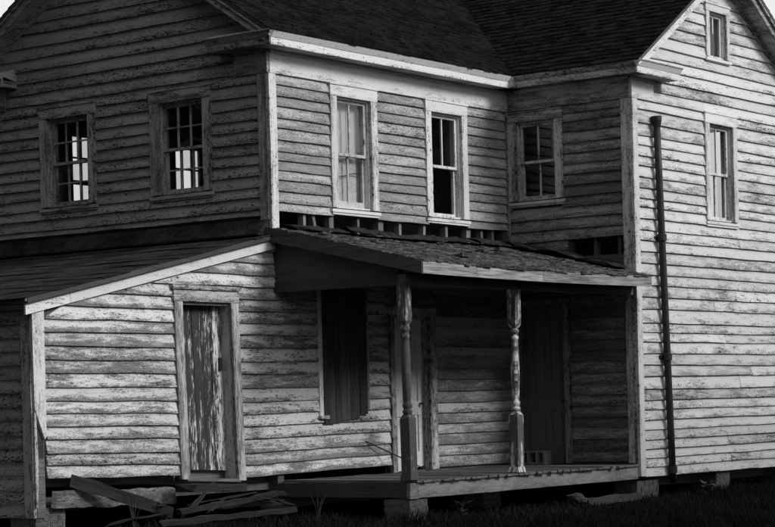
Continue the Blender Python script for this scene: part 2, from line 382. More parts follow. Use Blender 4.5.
# far windows seen right through the rooms: sash bars and glass
def far_window(T, a0, a1, z0, z1, cols, rows, rail=True):
    mb = MB(); t = 0.05
    for q in ((a0, a0+t, z0, z1), (a1-t, a1, z0, z1), (a0+t, a1-t, z0, z0+t), (a0+t, a1-t, z1-t, z1), (a0+t, a1-t, (z0+z1)/2-0.03, (z0+z1)/2+0.03))[:5 if rail else 4]:
        mb.box(T, q[0], q[1], -0.09, -0.05, q[2], q[3])
    root = mb.build('window', 'worn_v', house)
    for i in range(1, cols):
        a = lerp(a0, a1, i/cols); MB().box(T, a-0.012, a+0.012, -0.085, -0.055, z0+t, z1-t).build('muntin', 'worn_v', root)
    for j in range(1, rows):
        if j*2 == rows: continue
        z = lerp(z0, z1, j/rows); MB().box(T, a0+t, a1-t, -0.083, -0.057, z-0.012, z+0.012).build('muntin', 'worn_shade_h', root)
    MB().box(T, a0+t, a1-t, -0.073, -0.069, z0+t, z1-t).build('pane', 'glass', root)
far_window(TK, 1.54, 2.22, 3.95, 5.34, 3, 4)
far_window(TK, 3.66, 4.28, 3.95, 5.34, 3, 4)
far_window(TE, -1.20, -0.40, 3.85, 5.57, 1, 1, False)

# ------------------------------------------------------------------ clapboards
def board(T, ab0, at0, ab1, at1, z0, z1, mat, parent, th=0.036, wob=0.006):
    ln = max(ab1-ab0, at1-at0); seg = max(2, min(16, int(ln/0.33)))
    ph = R.uniform(0, 100); tilt = R.uniform(-0.004, 0.004); e0, e1 = R.uniform(0, 0.006), R.uniform(0, 0.006)
    v = []; uv = []; dth = R.uniform(-0.003, 0.006)
    for i in range(seg+1):
        f = i/seg; b = lerp(ab0+e0, ab1-e1, f); t = lerp(at0+e0, at1-e1, f)
        dz = wob*mnoise.noise((b*1.3, ph, 0))*1.8 + tilt*(f-0.5)*2 + R.uniform(-0.0025, 0.0025); dn = 0.004*mnoise.noise((b*1.7, ph, 5))
        for (a, n, z, vv) in ((b, 0.0, z0+dz, 0), (b, th+dth+dn, z0+dz, 0.02), (t, 0.005, z1+0.012, 1), (t, 0.0, z1+0.012, 1)):
            v.append(T(a, n, z)); uv.append((a, vv))
    f_ = []
    for i in range(seg):
        for k in range(4): f_.append((i*4+k, i*4+(k+1) % 4, i*4+4+(k+1) % 4, i*4+4+k))
    f_.append((3, 2, 1, 0)); e = seg*4; f_.append((e, e+1, e+2, e+3))
    mb = MB(); mb.v = [tuple(q) for q in v]; mb.f = f_
    o = mb.build('siding_board', mat, parent); add_uv(o, uv); return o

def siding(T, parent, rows, ext, cuts, mat, joint=0.4, th=0.036):
    """rows: ascending list of board bottoms plus the top; ext(z)->(a0,a1); cuts: outlines that interrupt boards"""
    for z0, z1 in zip(rows, rows[1:]):
        eb, et = ext(z0), ext(min(z1, z0+0.5))
        if et[1]-et[0] < 0.06 and eb[1]-eb[0] < 0.12: continue
        et = (min(et[0], et[1]), max(et[0], et[1])) if et[1] > et[0] else ((et[0]+et[1])/2-0.01, (et[0]+et[1])/2+0.01)
        segs = [(eb[0], et[0], eb[1], et[1])]
        for c in cuts:
            if min(z1, c[3])-max(z0, c[2]) < 0.045: continue
            new = []
            for s in segs:
                if c[1] <= min(s[0], s[1]) or c[0] >= max(s[2], s[3]): new.append(s); continue
                if c[0] > min(s[0], s[1])+0.04: new.append((s[0], s[1], c[0], c[0]))
                if c[1] < max(s[2], s[3])-0.04: new.append((c[1], c[1], s[2], s[3]))
            segs = new
        for s in segs:
            if s[2]-s[0] > 2.3 and R.random() < joint:
                j = lerp(s[0], s[2], R.uniform(0.3, 0.7))
                board(T, s[0], s[1], j-0.002, j-0.002, z0, z1, mat, parent, th); board(T, j+0.002, j+0.002, s[2], s[3], z0, z1, mat, parent, th)
            else: board(T, *s, z0, z1, mat, parent, th)

def shrink(w_, d=0.03): return (w_[0]+d, w_[1]-d, w_[2]+d, w_[3]-d)
# left gable
rows = [3.725, 3.80, 3.945, 4.069, 4.213, 4.352, 4.481, 4.612, 4.765, 4.897, 5.037, 5.181, 5.33, 5.465, 5.618, 5.771, 5.924, 6.077, 6.23, 6.396, 6.536, 6.69, 6.84, 6.99, 7.14, 7.29]
def ext_g(z):
    t = gable_top(G1c, G1h); k = (z-(EZ-0.24))/SLOPE - OV
    return (max(0.12, k), min(YB-0.12, YB-k))
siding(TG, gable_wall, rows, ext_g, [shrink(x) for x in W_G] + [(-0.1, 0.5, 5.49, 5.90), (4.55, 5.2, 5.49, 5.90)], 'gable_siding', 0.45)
# sunny side wall, upper storey
rows = [3.775, 3.885, 4.023, 4.156, 4.27, 4.395, 4.507, 4.645, 4.79, 4.907, 5.052, 5.173, 5.311, 5.435]
siding(TS, side_wall, rows, lambda z: (0.095, 5.06), [shrink(x) for x in W_S], 'side_siding', 0.0)
# lean-to wall and wall left of the entry door (settled, one run of boards)
rows = [0.717, 0.851, 0.978, 1.13, 1.267, 1.401, 1.535, 1.683, 1.836, 1.975, 2.124, 2.272, 2.411, 2.555, 2.70, 2.845, 2.985, 3.13, 3.27, 3.40]
def ext_l(z):
    k = (z-(LT_Z0-0.19))/LT_S
    return (max(-3.80, k), 2.26 if z < 3.0 else 0.0)
siding(TS, side_wall, rows, ext_l, [shrink(D_L), (0.83, 1.76, 1.45, 2.80)], 'lean_siding', 0.12)
# wall right of the entry door
z = 0.56; rows = [z]
while z < 2.95: z += R.uniform(0.125, 0.16); rows.append(z)
siding(TS, side_wall, rows, lambda z: (3.25, 5.08), [], 'porch_siding', 0.0)
board(TS, 2.2, 2.2, 3.3, 3.3, 2.66, 2.80, 'porch_siding', side_wall); board(TS, 2.2, 2.2, 3.3, 3.3, 2.80, 2.94, 'porch_siding', side_wall)
# nook wall
rows = [3.60, 3.75, 3.90, 4.05, 4.19, 4.34, 4.49, 4.63, 4.78, 4.92, 5.07, 5.21, 5.33, 5.435]
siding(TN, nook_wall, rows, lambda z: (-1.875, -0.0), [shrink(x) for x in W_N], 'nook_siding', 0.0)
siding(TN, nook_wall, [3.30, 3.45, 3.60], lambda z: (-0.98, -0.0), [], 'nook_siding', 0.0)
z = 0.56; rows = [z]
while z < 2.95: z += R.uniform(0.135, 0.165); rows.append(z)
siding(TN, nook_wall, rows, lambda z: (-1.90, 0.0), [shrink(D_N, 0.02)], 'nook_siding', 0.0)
# bright front gable
rows = [0.347, 0.481, 0.60, 0.72, 0.85, 0.981, 1.115, 1.253, 1.379, 1.529, 1.706, 1.854, 2.01, 2.171, 2.296, 2.426, 2.616, 2.776, 2.932, 3.076, 3.232, 3.388, 3.537, 3.681, 3.832, 3.981, 4.103, 4.241, 4.39, 4.542, 4.678, 4.822, 4.953, 5.123, 5.302, 5.43]
z = 5.43
while z < 7.2: z += R.uniform(0.14, 0.165); rows.append(z)
def ext_f(z):
    k = (z-(EZ-0.20))/SLOPE - OV
    return (max(LX+0.10, LX+k), min(XR-0.1, XR-k))
siding(TF, front_wall, rows, ext_f, [shrink(x) for x in W_F] + [shrink(x) for x in W_A] + [(5.0, 5.69, 5.47, 5.72)], 'pale_siding', 0.30)
# lean-to end wall
rows = [0.30, 0.45, 0.59, 0.745, 0.89, 1.04, 1.18, 1.33, 1.48, 1.63, 1.77, 1.92, 2.07, 2.21, 2.36, 2.50]
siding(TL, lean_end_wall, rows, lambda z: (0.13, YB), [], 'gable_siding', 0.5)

# ------------------------------------------------------------------ trim
def piece(name, T, a0, a1, n0, n1, z0, z1, mat, parent, jit=0.003, uvv=True):
    if name in ('casing', 'corner_board', 'head_casing', 'frieze_board', 'apron'): n1 += 0.012      # trim stands proud of the clapboards
    vert = (z1-z0) > (a1-a0); ln = max(z1-z0, a1-a0); seg = max(1, int(ln/0.4))
    o = MB().boxseg(T, a0, a1, n0, n1, z0, z1, seg, 'z' if vert else 'a', jit).build(name, mat, parent)
    if uvv:
        uvs = []
        for i in range(seg+1):
            uvs += [(i, 0), (i, 0), (i, 1), (i, 1)]
        add_uv(o, uvs)
    return o
# corner boards
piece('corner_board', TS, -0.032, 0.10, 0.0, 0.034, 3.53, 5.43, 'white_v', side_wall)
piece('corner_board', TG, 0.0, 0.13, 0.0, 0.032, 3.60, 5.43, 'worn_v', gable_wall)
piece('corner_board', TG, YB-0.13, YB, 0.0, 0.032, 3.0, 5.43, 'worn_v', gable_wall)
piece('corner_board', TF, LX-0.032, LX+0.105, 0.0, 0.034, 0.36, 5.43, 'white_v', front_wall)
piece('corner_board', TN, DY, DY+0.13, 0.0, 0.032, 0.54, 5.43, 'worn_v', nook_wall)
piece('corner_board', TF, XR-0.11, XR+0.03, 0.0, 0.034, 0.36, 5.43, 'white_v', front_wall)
piece('corner_board', TS, 5.055, 5.10, 0.0, 0.045, 3.60, 5.43, 'worn_v', side_wall)
piece('corner_board', TL, 0.0, 0.14, 0.0, 0.03, 0.30, 2.56, 'worn_v', lean_end_wall)
o = MB().poly(TS, [(-3.972, 2.57), (-3.80, 2.57), (-3.80, 1.75), (-3.803, 1.16), (-3.83, 1.13), (-3.90, 1.30), (-3.965, 1.46), (-3.972, 2.0)], 0.0, 0.034).build('corner_board', 'white_v', side_wall); o['label'] = 'broken corner board snapped off on a slant'
piece('corner_post', TS, -3.93, -3.81, -0.10, 0.0, 0.30, 2.5, 'beam', side_wall)
MB().poly(TS, [(-3.972, 1.42), (-3.945, 1.40), (-3.925, 0.9), (-3.945, 0.42), (-3.972, 0.40)], 0.0, 0.03).build('corner_board_splinter', 'worn_v', side_wall)
# sill beam behind the lean-to gap
piece('sill_beam', TS, -3.80, 0.0, -0.35, -0.20, 0.62, 0.86, 'beam', side_wall)
piece('sill_beam', TF, LX+0.14, XR, -0.42, -0.24, 0.20, 0.41, 'sheath', front_wall)
piece('sill_beam', TS, 0.0, LX-0.04, -0.30, -0.005, 0.30, 0.56, 'beam', side_wall)

def rake(T, c, half, parent, white, side):
    """bargeboard, crown, soffit and wall board along one slope; side -1 / +1"""
    def P(t, n, dz): a = c+side*(half+OV-t); return T(a, n, EZ+SLOPE*t+dz)
    te = half+OV
    def strip(name, n0, n1, d0, d1, mat, t0=0.0):
        mb = MB(); k = 6
        for i in range(k):
            p, q = lerp(t0, te, i/k), lerp(t0, te, (i+1)/k)
            mb.hexa([P(p, n0, d0), P(q, n0, d0), P(q, n1, d0), P(p, n1, d0), P(p, n0, d1), P(q, n0, d1), P(q, n1, d1), P(p, n1, d1)])
        return mb.build(name, mat, parent)
    strip('bargeboard', 0.27, 0.295, -0.19, -0.05, white, 0.10)
    strip('rake_crown', 0.297, 0.335, -0.085, -0.012, white)
    strip('rake_soffit', 0.0, 0.268, -0.155, -0.135, 'worn_shade_h', OV+0.01)  # shade under the overhang put into the darker paint
    strip('wall_rake_board', 0.0, 0.036, -0.235, -0.157, white, OV-0.02)
    strip('rake_bed_mould', 0.038, 0.062, -0.185, -0.157, white, OV)

def cornice(T, a0, a1, parent, mat, f0=None, f1=None, corner=None):
    """boxed eave; corner 'lo'/'hi' makes a short return whose house corner is at that end"""
    lo, hi = corner == 'lo', corner == 'hi'
    if f0 is not None:
        piece('frieze_board', T, f0, f1, 0.0, 0.030, 5.437, 5.705, mat, parent)
        piece('bed_mould', T, f0, f1, 0.032, 0.062, 5.672, 5.716, mat, parent)
    piece('cornice_soffit', T, a0+(0.347 if lo else 0), a1-(0.347 if hi else 0), 0.0, 0.27, 5.718, 5.738, mat, parent)
    piece('cornice_fascia', T, a0+(0.05 if lo else 0), a1-(0.05 if hi else 0), 0.272, 0.295, 5.712, 5.80, mat, parent)
    mb = MB(); k = max(1, int((a1-a0)/0.5)); d0 = 0.043 if lo else 0; d1 = 0.043 if hi else 0
    for i in range(k):
        p, q = lerp(a0, a1, i/k), lerp(a0, a1, (i+1)/k); pb = p+(d0 if i == 0 else 0); qb = q-(d1 if i == k-1 else 0)
        mb.hexa([T(pb, 0.272, 5.802), T(qb, 0.272, 5.802), T(qb, 0.302, 5.802), T(pb, 0.302, 5.802), T(p, 0.272, 5.868), T(q, 0.272, 5.868), T(q, 0.345, 5.868), T(p, 0.345, 5.868)])
    mb.build('cornice_crown', mat, parent)
    if corner:
        t0, t1 = (a0+0.40, a1-0.04) if lo else (a0+0.04, a1-0.40)
        MB().hexa([T(t0-0.03, 0.0, 5.80), T(t1+0.03, 0.0, 5.80), T(a1, 0.355, 5.870), T(a0, 0.355, 5.870), T(t0, 0.0, 5.985), T(t1, 0.0, 5.985), T(a1, 0.355, 5.882), T(a0, 0.355, 5.882)]).build('return_cap', 'worn_shade_h', parent)
        e = a1 if lo else a0; sg = -1 if lo else 1
        MB().box(T, min(e, e+sg*0.02), max(e, e+sg*0.02), 0.001, 0.271, 5.74, 5.80).build('return_end', mat, parent)

# ------------------------------------------------------------------ roofs
def shingles(name, P, s0, s1, t1, step, parent, mat, wr=(0.14, 0.26), th=0.012, keep=None, lift=0.004, rag=0.0, miss=0.0, kind='stuff'):
    """P(s,t,h): point at s along the eave, t up the slope, h off the deck"""
    mb = MB(); t = -0.02
    while t < t1:
        s = s0+R.uniform(-0.1, 0)
        while s < s1:
            wd = R.uniform(*wr); a, b = max(s, s0), min(s+wd-0.006, s1); s += wd
            if b-a < 0.03 or (keep and not keep((a+b)/2, t)) or R.random() < miss: continue
            h = R.uniform(0, lift); e = R.uniform(-rag, rag); u = min(t+step*1.25, t1)
            h2 = h + R.uniform(0, lift)
            mb.hexa([P(a, t+e, 0.0), P(b, t+e+R.uniform(-rag, rag)*0.4, 0.0), P(b, u, 0.0), P(a, u, 0.0), P(a, t+e, th+h), P(b, t+e, th+h2), P(b, u, 0.003), P(a, u, 0.003)])
        t += step
    o = mb.build(name, mat, parent, recalc=False); o['kind'] = kind; return o

def gable_roof(name, P, s0, s1, half, keeps):
    te = half+OV; mb = MB()
    for sd in (0, 1):
        k = 8
        for i in range(k):
            p, q = lerp(s0, s1, i/k), lerp(s0, s1, (i+1)/k)
            mb.hexa([P(sd, p, 0, -0.05), P(sd, q, 0, -0.05), P(sd, q, te, -0.05), P(sd, p, te, -0.05), P(sd, p, 0, 0), P(sd, q, 0, 0), P(sd, q, te, 0), P(sd, p, te, 0)])
    root = mb.build(name, 'sheath', house)
    for sd in (0, 1):
        shingles('shingle_courses', lambda s, t, h, sd=sd: P(sd, s, t, h), s0, s1, te, 0.115, root, 'shingle', keep=keeps[sd], th=0.014, lift=0.010, rag=0.014)
    mb = MB()
    for i in range(24):
        p, q = lerp(s0, s1, i/24), lerp(s0, s1, (i+1)/24)+0.02
        for sd in (0, 1): mb.hexa([P(sd, p, te-0.14, 0.012), P(sd, q, te-0.14, 0.012), P(sd, q, te, 0.012), P(sd, p, te, 0.012), P(sd, p, te-0.14, 0.024), P(sd, q, te-0.14, 0.024), P(sd, q, te+0.01, 0.028), P(sd, p, te+0.01, 0.028)])
    mb.build('ridge_cap', 'shingle', root, kind='stuff'); return root
def P1(sd, s, t, h):
    y = -OV+t if sd == 0 else YB+OV-t
    return Vector((s, y, EZ+SLOPE*t+h))
def P2(sd, s, t, h):
    x = LX-OV+t if sd == 0 else XR+OV-t
    return Vector((x, s, EZ+SLOPE*t+h))
roof1 = gable_roof('gable_roof', P1, -0.34, 7.5, G1h, [lambda s, t: s < LX-OV+t+0.25, lambda s, t: s < LX+t+0.3])
roof2 = gable_roof('gable_roof', P2, DY-0.34, YB+0.3, G2h, [lambda s, t: s < -OV+t+0.25, None])
for sd in (-1, 1):
    rake(TG, G1c, G1h, roof1, 'worn_shade_h', sd); rake(TF, G2c, G2h, roof2, 'white_h' if sd < 0 else 'worn_shade_h', sd)  # right slope of the bright gable: its shade is put into darker paint
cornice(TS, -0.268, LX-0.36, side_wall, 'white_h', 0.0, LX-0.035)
cornice(TN, DY-0.268, -0.36, nook_wall, 'worn_shade_h', DY, -0.035)
MB().box(TW, LX-0.36, LX-0.272, -0.36, -0.272, 5.72, 5.86).build('cornice_block', 'worn_shade_h', side_wall)
cornice(TG, -0.345, 0.72, gable_wall, 'worn_shade_h', -0.028, 0.50, 'lo')
cornice(TG, YB-0.72, YB+0.345, gable_wall, 'worn_shade_h', YB-0.50, YB, 'hi')
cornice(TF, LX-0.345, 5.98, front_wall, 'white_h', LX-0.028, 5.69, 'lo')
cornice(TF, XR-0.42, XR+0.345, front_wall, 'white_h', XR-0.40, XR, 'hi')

# lean-to roof: overlapping strips of old roll roofing
def PL(s, t, h): return Vector((-4.09+t, s, LT_Z0+LT_S*(-4.09+t)+h))
mb = MB()
for i in range(6):
    p, q = lerp(-0.10, YB+0.1, i/6), lerp(-0.10, YB+0.1, (i+1)/6)
    mb.hexa([PL(p, 0, -0.055), PL(q, 0, -0.055), PL(q, 4.08, -0.055), PL(p, 4.08, -0.055), PL(p, 0, 0), PL(q, 0, 0), PL(q, 4.08, 0), PL(p, 4.08, 0)])
lroof = mb.build('lean_to_roof', 'sheath', house)
t = -0.03
while t < 4.0:
    wd = R.uniform(0.28, 0.52); u = min(t+wd+0.07, 4.07); k = 12; mb = MB(); ph = R.uniform(0, 99)
    ya = -0.10+R.uniform(-0.03, 0.02)
    for i in range(k):
        p, q = lerp(ya, YB+0.1, i/k), lerp(ya, YB+0.1, (i+1)/k)
        ea, eb = 0.16*mnoise.noise((p*0.9, ph, 0)), 0.16*mnoise.noise((q*0.9, ph, 0)); la, lb = 0.008+0.03*abs(mnoise.noise((p*1.3, ph, 3))), 0.008+0.03*abs(mnoise.noise((q*1.3, ph, 3)))
        mb.hexa([PL(p, t+ea, 0.001), PL(q, t+eb, 0.001), PL(q, u, 0.001), PL(p, u, 0.001), PL(p, t+ea, la), PL(q, t+eb, lb), PL(q, u, 0.006), PL(p, u, 0.006)])
    mb.build('roofing_strip', 'roll', lroof); t += wd
# flashing where the lean-to roof meets the gable
mb = MB(); k = 10
for i in range(k):
    p, q = lerp(0.0, YB, i/k), lerp(0.0, YB, (i+1)/k); j = 0.03*mnoise.noise((p*1.7, 3, 3)); j2 = 0.03*mnoise.noise((q*1.7, 3, 3))
    mb.hexa([(-0.26+j, p, 3.47), (-0.26+j2, q, 3.47), (-0.004, q, 3.47), (-0.004, p, 3.47), (-0.26+j, p, 3.49+j*0.3), (-0.26+j2, q, 3.49+j2*0.3), (-0.004, q, 3.70), (-0.004, p, 3.70)])
mb.build('flashing', 'roll', lroof)
def rk(a, d): return (a, LT_Z0+LT_S*a+d)
for a0, a1 in ((-4.08, -3.43), (-3.425, 0.0)):
    MB().poly(TS, [rk(a0, -0.175), rk(a1, -0.175), rk(a1, -0.012), rk(a0, -0.012)], 0.03, 0.055).build('bargeboard', 'white_h', lroof)
MB().poly(TS, [rk(-4.10, -0.030), rk(0.0, -0.030), rk(0.0, 0.004), rk(-4.10, 0.004)], 0.057, 0.085).build('rake_crown', 'white_h', lroof)
MB().box(TL, -0.03, YB, 0.11, 0.135, 2.50, 2.60).build('eave_fascia', 'beam', lroof)

# ------------------------------------------------------------------ windows
def window(T, w_, label, cols=2, rows=1, trim=('white_v', 'white_h'), cw=0.12, top=0.14, sill=0.09, sash_mat='white_v', lower=None, drop_mid=False, single=False, nopane=(), rail=0.065):
    a0, a1, z0, z1 = hole_of(w_, cw, top, sill)
    mb = MB()
    for q in ((a0, a0+0.022, z0, z1), (a1-0.022, a1, z0, z1), (a0+0.022, a1-0.022, z0, z0+0.022), (a0+0.022, a1-0.022, z1-0.022, z1)):
        mb.box(T, q[0], q[1], -0.15, -0.001, q[2], q[3])
    root = mb.build('window', trim[0], house); root['label'] = label
    piece('casing', T, w_[0], w_[0]+cw+0.006, 0.0, 0.036, z0, w_[3]-top, trim[0], root)
    piece('casing', T, w_[1]-cw-0.006, w_[1], 0.0, 0.036, z0, w_[3]-top, trim[0], root)
    piece('head_casing', T, w_[0]-0.005, w_[1]+0.005, 0.0, 0.040, w_[3]-top+0.001, w_[3], trim[1], root)
    piece('drip_cap', T, w_[0]-0.02, w_[1]+0.02, 0.0, 0.062, w_[3]+0.001, w_[3]+0.022, trim[1], root)
    MB().hexa([T(w_[0]-0.02, -0.11, z0-0.045), T(w_[1]+0.02, -0.11, z0-0.045), T(w_[1]+0.02, 0.058, z0-0.06), T(w_[0]-0.02, 0.058, z0-0.06),
               T(w_[0]-0.02, -0.11, z0-0.002), T(w_[1]+0.02, -0.11, z0-0.002), T(w_[1]+0.02, 0.058, z0-0.022), T(w_[0]-0.02, 0.058, z0-0.022)]).build('sill', trim[1], root)
    if w_[2] < z0-0.065: piece('apron', T, w_[0], w_[1], 0.0, 0.032, w_[2], z0-0.062, trim[1], root)
    a0 += 0.024; a1 -= 0.024; z0 += 0.002; z1 -= 0.024; zm = (z0+z1)/2
    sashes = [(zm-0.018, z1, -0.068, -0.036, cols, rows), (z0, zm+0.018, -0.104, -0.072)+(lower or (cols, rows))]
    if single: sashes = [(z0, z1, -0.068, -0.036, cols, rows)]
    st = 0.042
    for k, (s0, s1, n0, n1, cc, rr) in enumerate(sashes):
        mb = MB()
        for q in ((a0, a0+st, s0, s1), (a1-st, a1, s0, s1), (a0+st, a1-st, s0, s0+(rail if k else 0.036)), (a0+st, a1-st, s1-0.036, s1)): mb.box(T, q[0], q[1], n0, n1, q[2], q[3])
        mb.build('sash', sash_mat, root)
        b0, b1, y0, y1 = a0+st, a1-st, s0+(rail if k else 0.036), s1-0.036
        for i in range(1, cc):
            a = lerp(b0, b1, i/cc); e = lerp(y1, y0, 0.42) if drop_mid else y0
            MB().box(T, a-0.011, a+0.011, n0+0.004, n1-0.004, e, y1).build('muntin', sash_mat, root)
        for j in range(1, rr):
            zz = lerp(y0, y1, j/rr); MB().box(T, b0, b1, n0+0.006, n1-0.006, zz-0.010, zz+0.010).build('muntin', sash_mat, root)
        if drop_mid: cc = 1
        for i in range(cc):
            for j in range(rr):
                if (k, i, j) in nopane: continue
                p, q = lerp(b0, b1, i/cc), lerp(b0, b1, (i+1)/cc); u, v = lerp(y0, y1, j/rr), lerp(y0, y1, (j+1)/rr)
                pm = (n0+n1)/2+R.uniform(-0.002, 0.002); t1, t2 = R.uniform(-0.002, 0.002), R.uniform(-0.002, 0.002)
                MB().hexa([T(p, pm-0.0015, u), T(q, pm-0.0015+t1, u), T(q, pm+0.0015+t1, u), T(p, pm+0.0015, u), T(p, pm-0.0015+t2, v), T(q, pm-0.0015+t1+t2, v), T(q, pm+0.0015+t1+t2, v), T(p, pm+0.0015+t2, v)]).build('pane', 'glass', root)
    return root
g = ('worn_v', 'worn_shade_h')
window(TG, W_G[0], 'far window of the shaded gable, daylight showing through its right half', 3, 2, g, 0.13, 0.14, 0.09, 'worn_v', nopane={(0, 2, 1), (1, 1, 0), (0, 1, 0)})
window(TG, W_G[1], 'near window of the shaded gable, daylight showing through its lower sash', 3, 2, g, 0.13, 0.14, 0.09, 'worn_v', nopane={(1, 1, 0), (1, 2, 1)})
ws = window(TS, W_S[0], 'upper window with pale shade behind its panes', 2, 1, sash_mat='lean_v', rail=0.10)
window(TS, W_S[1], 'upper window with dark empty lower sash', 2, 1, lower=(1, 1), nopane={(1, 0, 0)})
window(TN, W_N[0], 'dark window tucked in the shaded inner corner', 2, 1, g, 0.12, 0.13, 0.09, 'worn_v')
wf = window(TF, W_F[0], 'tall window of the bright gable with daylight showing through', 2, 1, nopane={(0, 1, 0), (1, 0, 0)})
window(TF, W_A[0], 'small attic window with a broken hanging sash bar', 2, 1, cw=0.10, top=0.10, sill=0.07, drop_mid=True, single=True)
# shade and blind inside
mb = MB()
for (a0, a1, z0, z1) in ((1.30, 1.70, 3.92, 5.26), (1.71, 2.03, 3.92, 5.20)):
    mb.boxseg(TS, a0, a1, -0.165, -0.160, z0, z1, 8, 'z', 0.0008)
mb.build('window_shade', 'cloth', ws)
MB().tube([TS(1.27+0.075*i, -0.115, 4.33-0.03*math.sin(math.pi*i/5)) for i in range(11)], 0.006, 5).build('sagging_cord', 'iron', ws)
MB().boxseg(TF, 7.28, 7.60, -0.165, -0.16, 4.66, 5.28, 6, 'z', 0.006).build('window_blind', 'darkcloth', wf)

# studs showing in the gaps above the porch roof
for a, wd, tl in ((0.62, 0.05, 0.0), (0.78, 0.05, -0.10), (1.13, 0.09, 0.0), (2.14, 0.10, 0.0), (1.70, 0.045, 0.0), (2.58, 0.05, 0.0), (3.12, 0.05, 0.02), (3.62, 0.05, 0.0), (4.12, 0.09, 0.03), (4.45, 0.05, 0.0), (4.72, 0.05, 0.0)):
    MB().hexa([TS(a-tl, -0.10, 3.45), TS(a+wd-tl, -0.10, 3.45), TS(a+wd-tl, -0.01, 3.45), TS(a-tl, -0.01, 3.45), TS(a, -0.10, 3.80), TS(a+wd, -0.10, 3.80), TS(a+wd, -0.01, 3.80), TS(a, -0.01, 3.80)]).build('stud', 'stud', side_wall)
for a in (-1.80, -1.42, -1.03): MB().box(TN, a, a+0.05, -0.10, -0.01, 3.2, 3.62).build('stud', 'sheath', nook_wall)

# ------------------------------------------------------------------ doors
# plank door of the lean-to
mb = MB()
for q in ((-1.68, -1.655, 0.70, 2.64), (-0.825, -0.80, 0.70, 2.64), (-1.655, -0.825, 2.61, 2.64)): mb.box(TS, q[0], q[1], -0.17, -0.001, q[2], q[3])
door = mb.build('plank_door', 'worn_v', house)
xs = [-1.652, -1.50, -1.33, -1.18, -1.02, -0.83]
for i, (p, q) in enumerate(zip(xs, xs[1:])):
    o = piece('plank', TS, p+0.004, q-0.004, -0.16, -0.128+R.uniform(-0.003, 0.003), 0.79, 2.605, 'door_v', door, 0.001)
piece('casing', TS, -1.79, -1.655, 0.0, 0.038, 0.68, 2.64, 'lean_v', door); piece('casing', TS, -0.825, -0.69, 0.0, 0.038, 0.68, 2.64, 'lean_v', door)
piece('head_casing', TS, -1.80, -0.68, 0.0, 0.042, 2.642, 2.78, 'lean_h', door); piece('drip_cap', TS, -1.83, -0.66, 0.0, 0.075, 2.782, 2.83, 'lean_h', door)
piece('threshold', TS, -1.70, -0.78, -0.16, 0.05, 0.66, 0.70, 'beam', door)
MB().box(TS, -0.90, -0.86, -0.128, -0.10, 1.88, 2.02).build('latch', 'iron', door)
# boarded window beside the porch
mb = MB(); mb.box(TS, 0.80, 0.872, 0.0, 0.04, 1.34, 2.86); bw_ = mb.build('boarded_window', 'white_v', house); bw_['label'] = 'window closed by a hanging shutter of dark planks'
piece('casing', TS, 1.735, 1.80, 0.0, 0.036, 1.40, 2.86, 'worn_v', bw_); piece('sill', TS, 0.78, 0.95, 0.0, 0.07, 1.31, 1.345, 'worn_shade_h', bw_)
xs = [0.872, 1.09, 1.22, 1.40, 1.58, 1.74]
for i, (p, q) in enumerate(zip(xs, xs[1:])):
    zb = 1.27+0.012*i+R.uniform(-0.02, 0.03)
    piece('plank', TS, p+0.003, q-0.003, 0.03, 0.055+R.uniform(-0.006, 0.008), zb, 2.85, 'shutter', bw_, 0.002)
piece('batten', TS, 0.89, 1.73, 0.066, 0.085, 2.45, 2.56, 'shutter', bw_)
# white panel door under the porch
mb = MB(); mb.box(TS, 2.335, 2.355, -0.15, -0.001, 0.55, 2.55).box(TS, 3.105, 3.125, -0.15, -0.001, 0.55, 2.55).box(TS, 2.355, 3.105, -0.15, -0.001, 2.53, 2.55)
d2 = mb.build('panel_door', 'worn_v', house); d2['label'] = 'whitish panel door behind the left porch post'
piece('casing', TS, 2.25, 2.355, 0.0, 0.036, 0.60, 2.55, 'lean_v', d2); piece('casing', TS, 3.105, 3.26, 0.0, 0.036, 0.545, 2.55, 'lean_v', d2); piece('head_casing', TS, 2.24, 3.27, 0.0, 0.04, 2.552, 2.66, 'lean_h', d2)
def panel_door(T, a0, a1, z0, z1, n, mat, parent, cols, rowz):
    mb = MB(); st = 0.10; mid = (a0+a1)/2
    mb.box(T, a0, a0+st, n-0.035, n, z0, z1).box(T, a1-st, a1, n-0.035, n, z0, z1)
    for u, v in rowz: mb.box(T, a0+st, a1-st, n-0.035, n, u, v)
    if cols == 2: mb.box(T, mid-0.045, mid+0.045, n-0.034, n-0.001, rowz[0][1], rowz[-1][0])
    mb.build('door_leaf', mat, parent)
    for (u0, u1), (v0, v1) in zip(rowz, rowz[1:]):
        for p, q in ([(a0+st, mid-0.045), (mid+0.045, a1-st)] if cols == 2 else [(a0+st, a1-st)]):
            MB().hexa([T(p, n-0.03, u1), T(q, n-0.03, u1), T(q, n-0.018, u1), T(p, n-0.018, u1), T(p, n-0.03, v0), T(q, n-0.03, v0), T(q, n-0.018, v0), T(p, n-0.018, v0)]).build('door_panel', mat, parent)
            MB().box(T, p+0.03, q-0.03, n-0.018, n-0.010, u1+0.03, v0-0.03).build('door_panel', mat, parent)
panel_door(TS, 2.358, 3.102, 0.60, 2.525, -0.08, 'door_w', d2, 2, [(0.60, 0.80), (1.28, 1.45), (2.40, 2.525)])
MB().tube([TS(3.04, -0.08, 1.42), TS(3.04, -0.05, 1.42), TS(3.04, -0.03, 1.42)], [0.012, 0.012, 0.028], 10).build('knob', 'iron', d2)
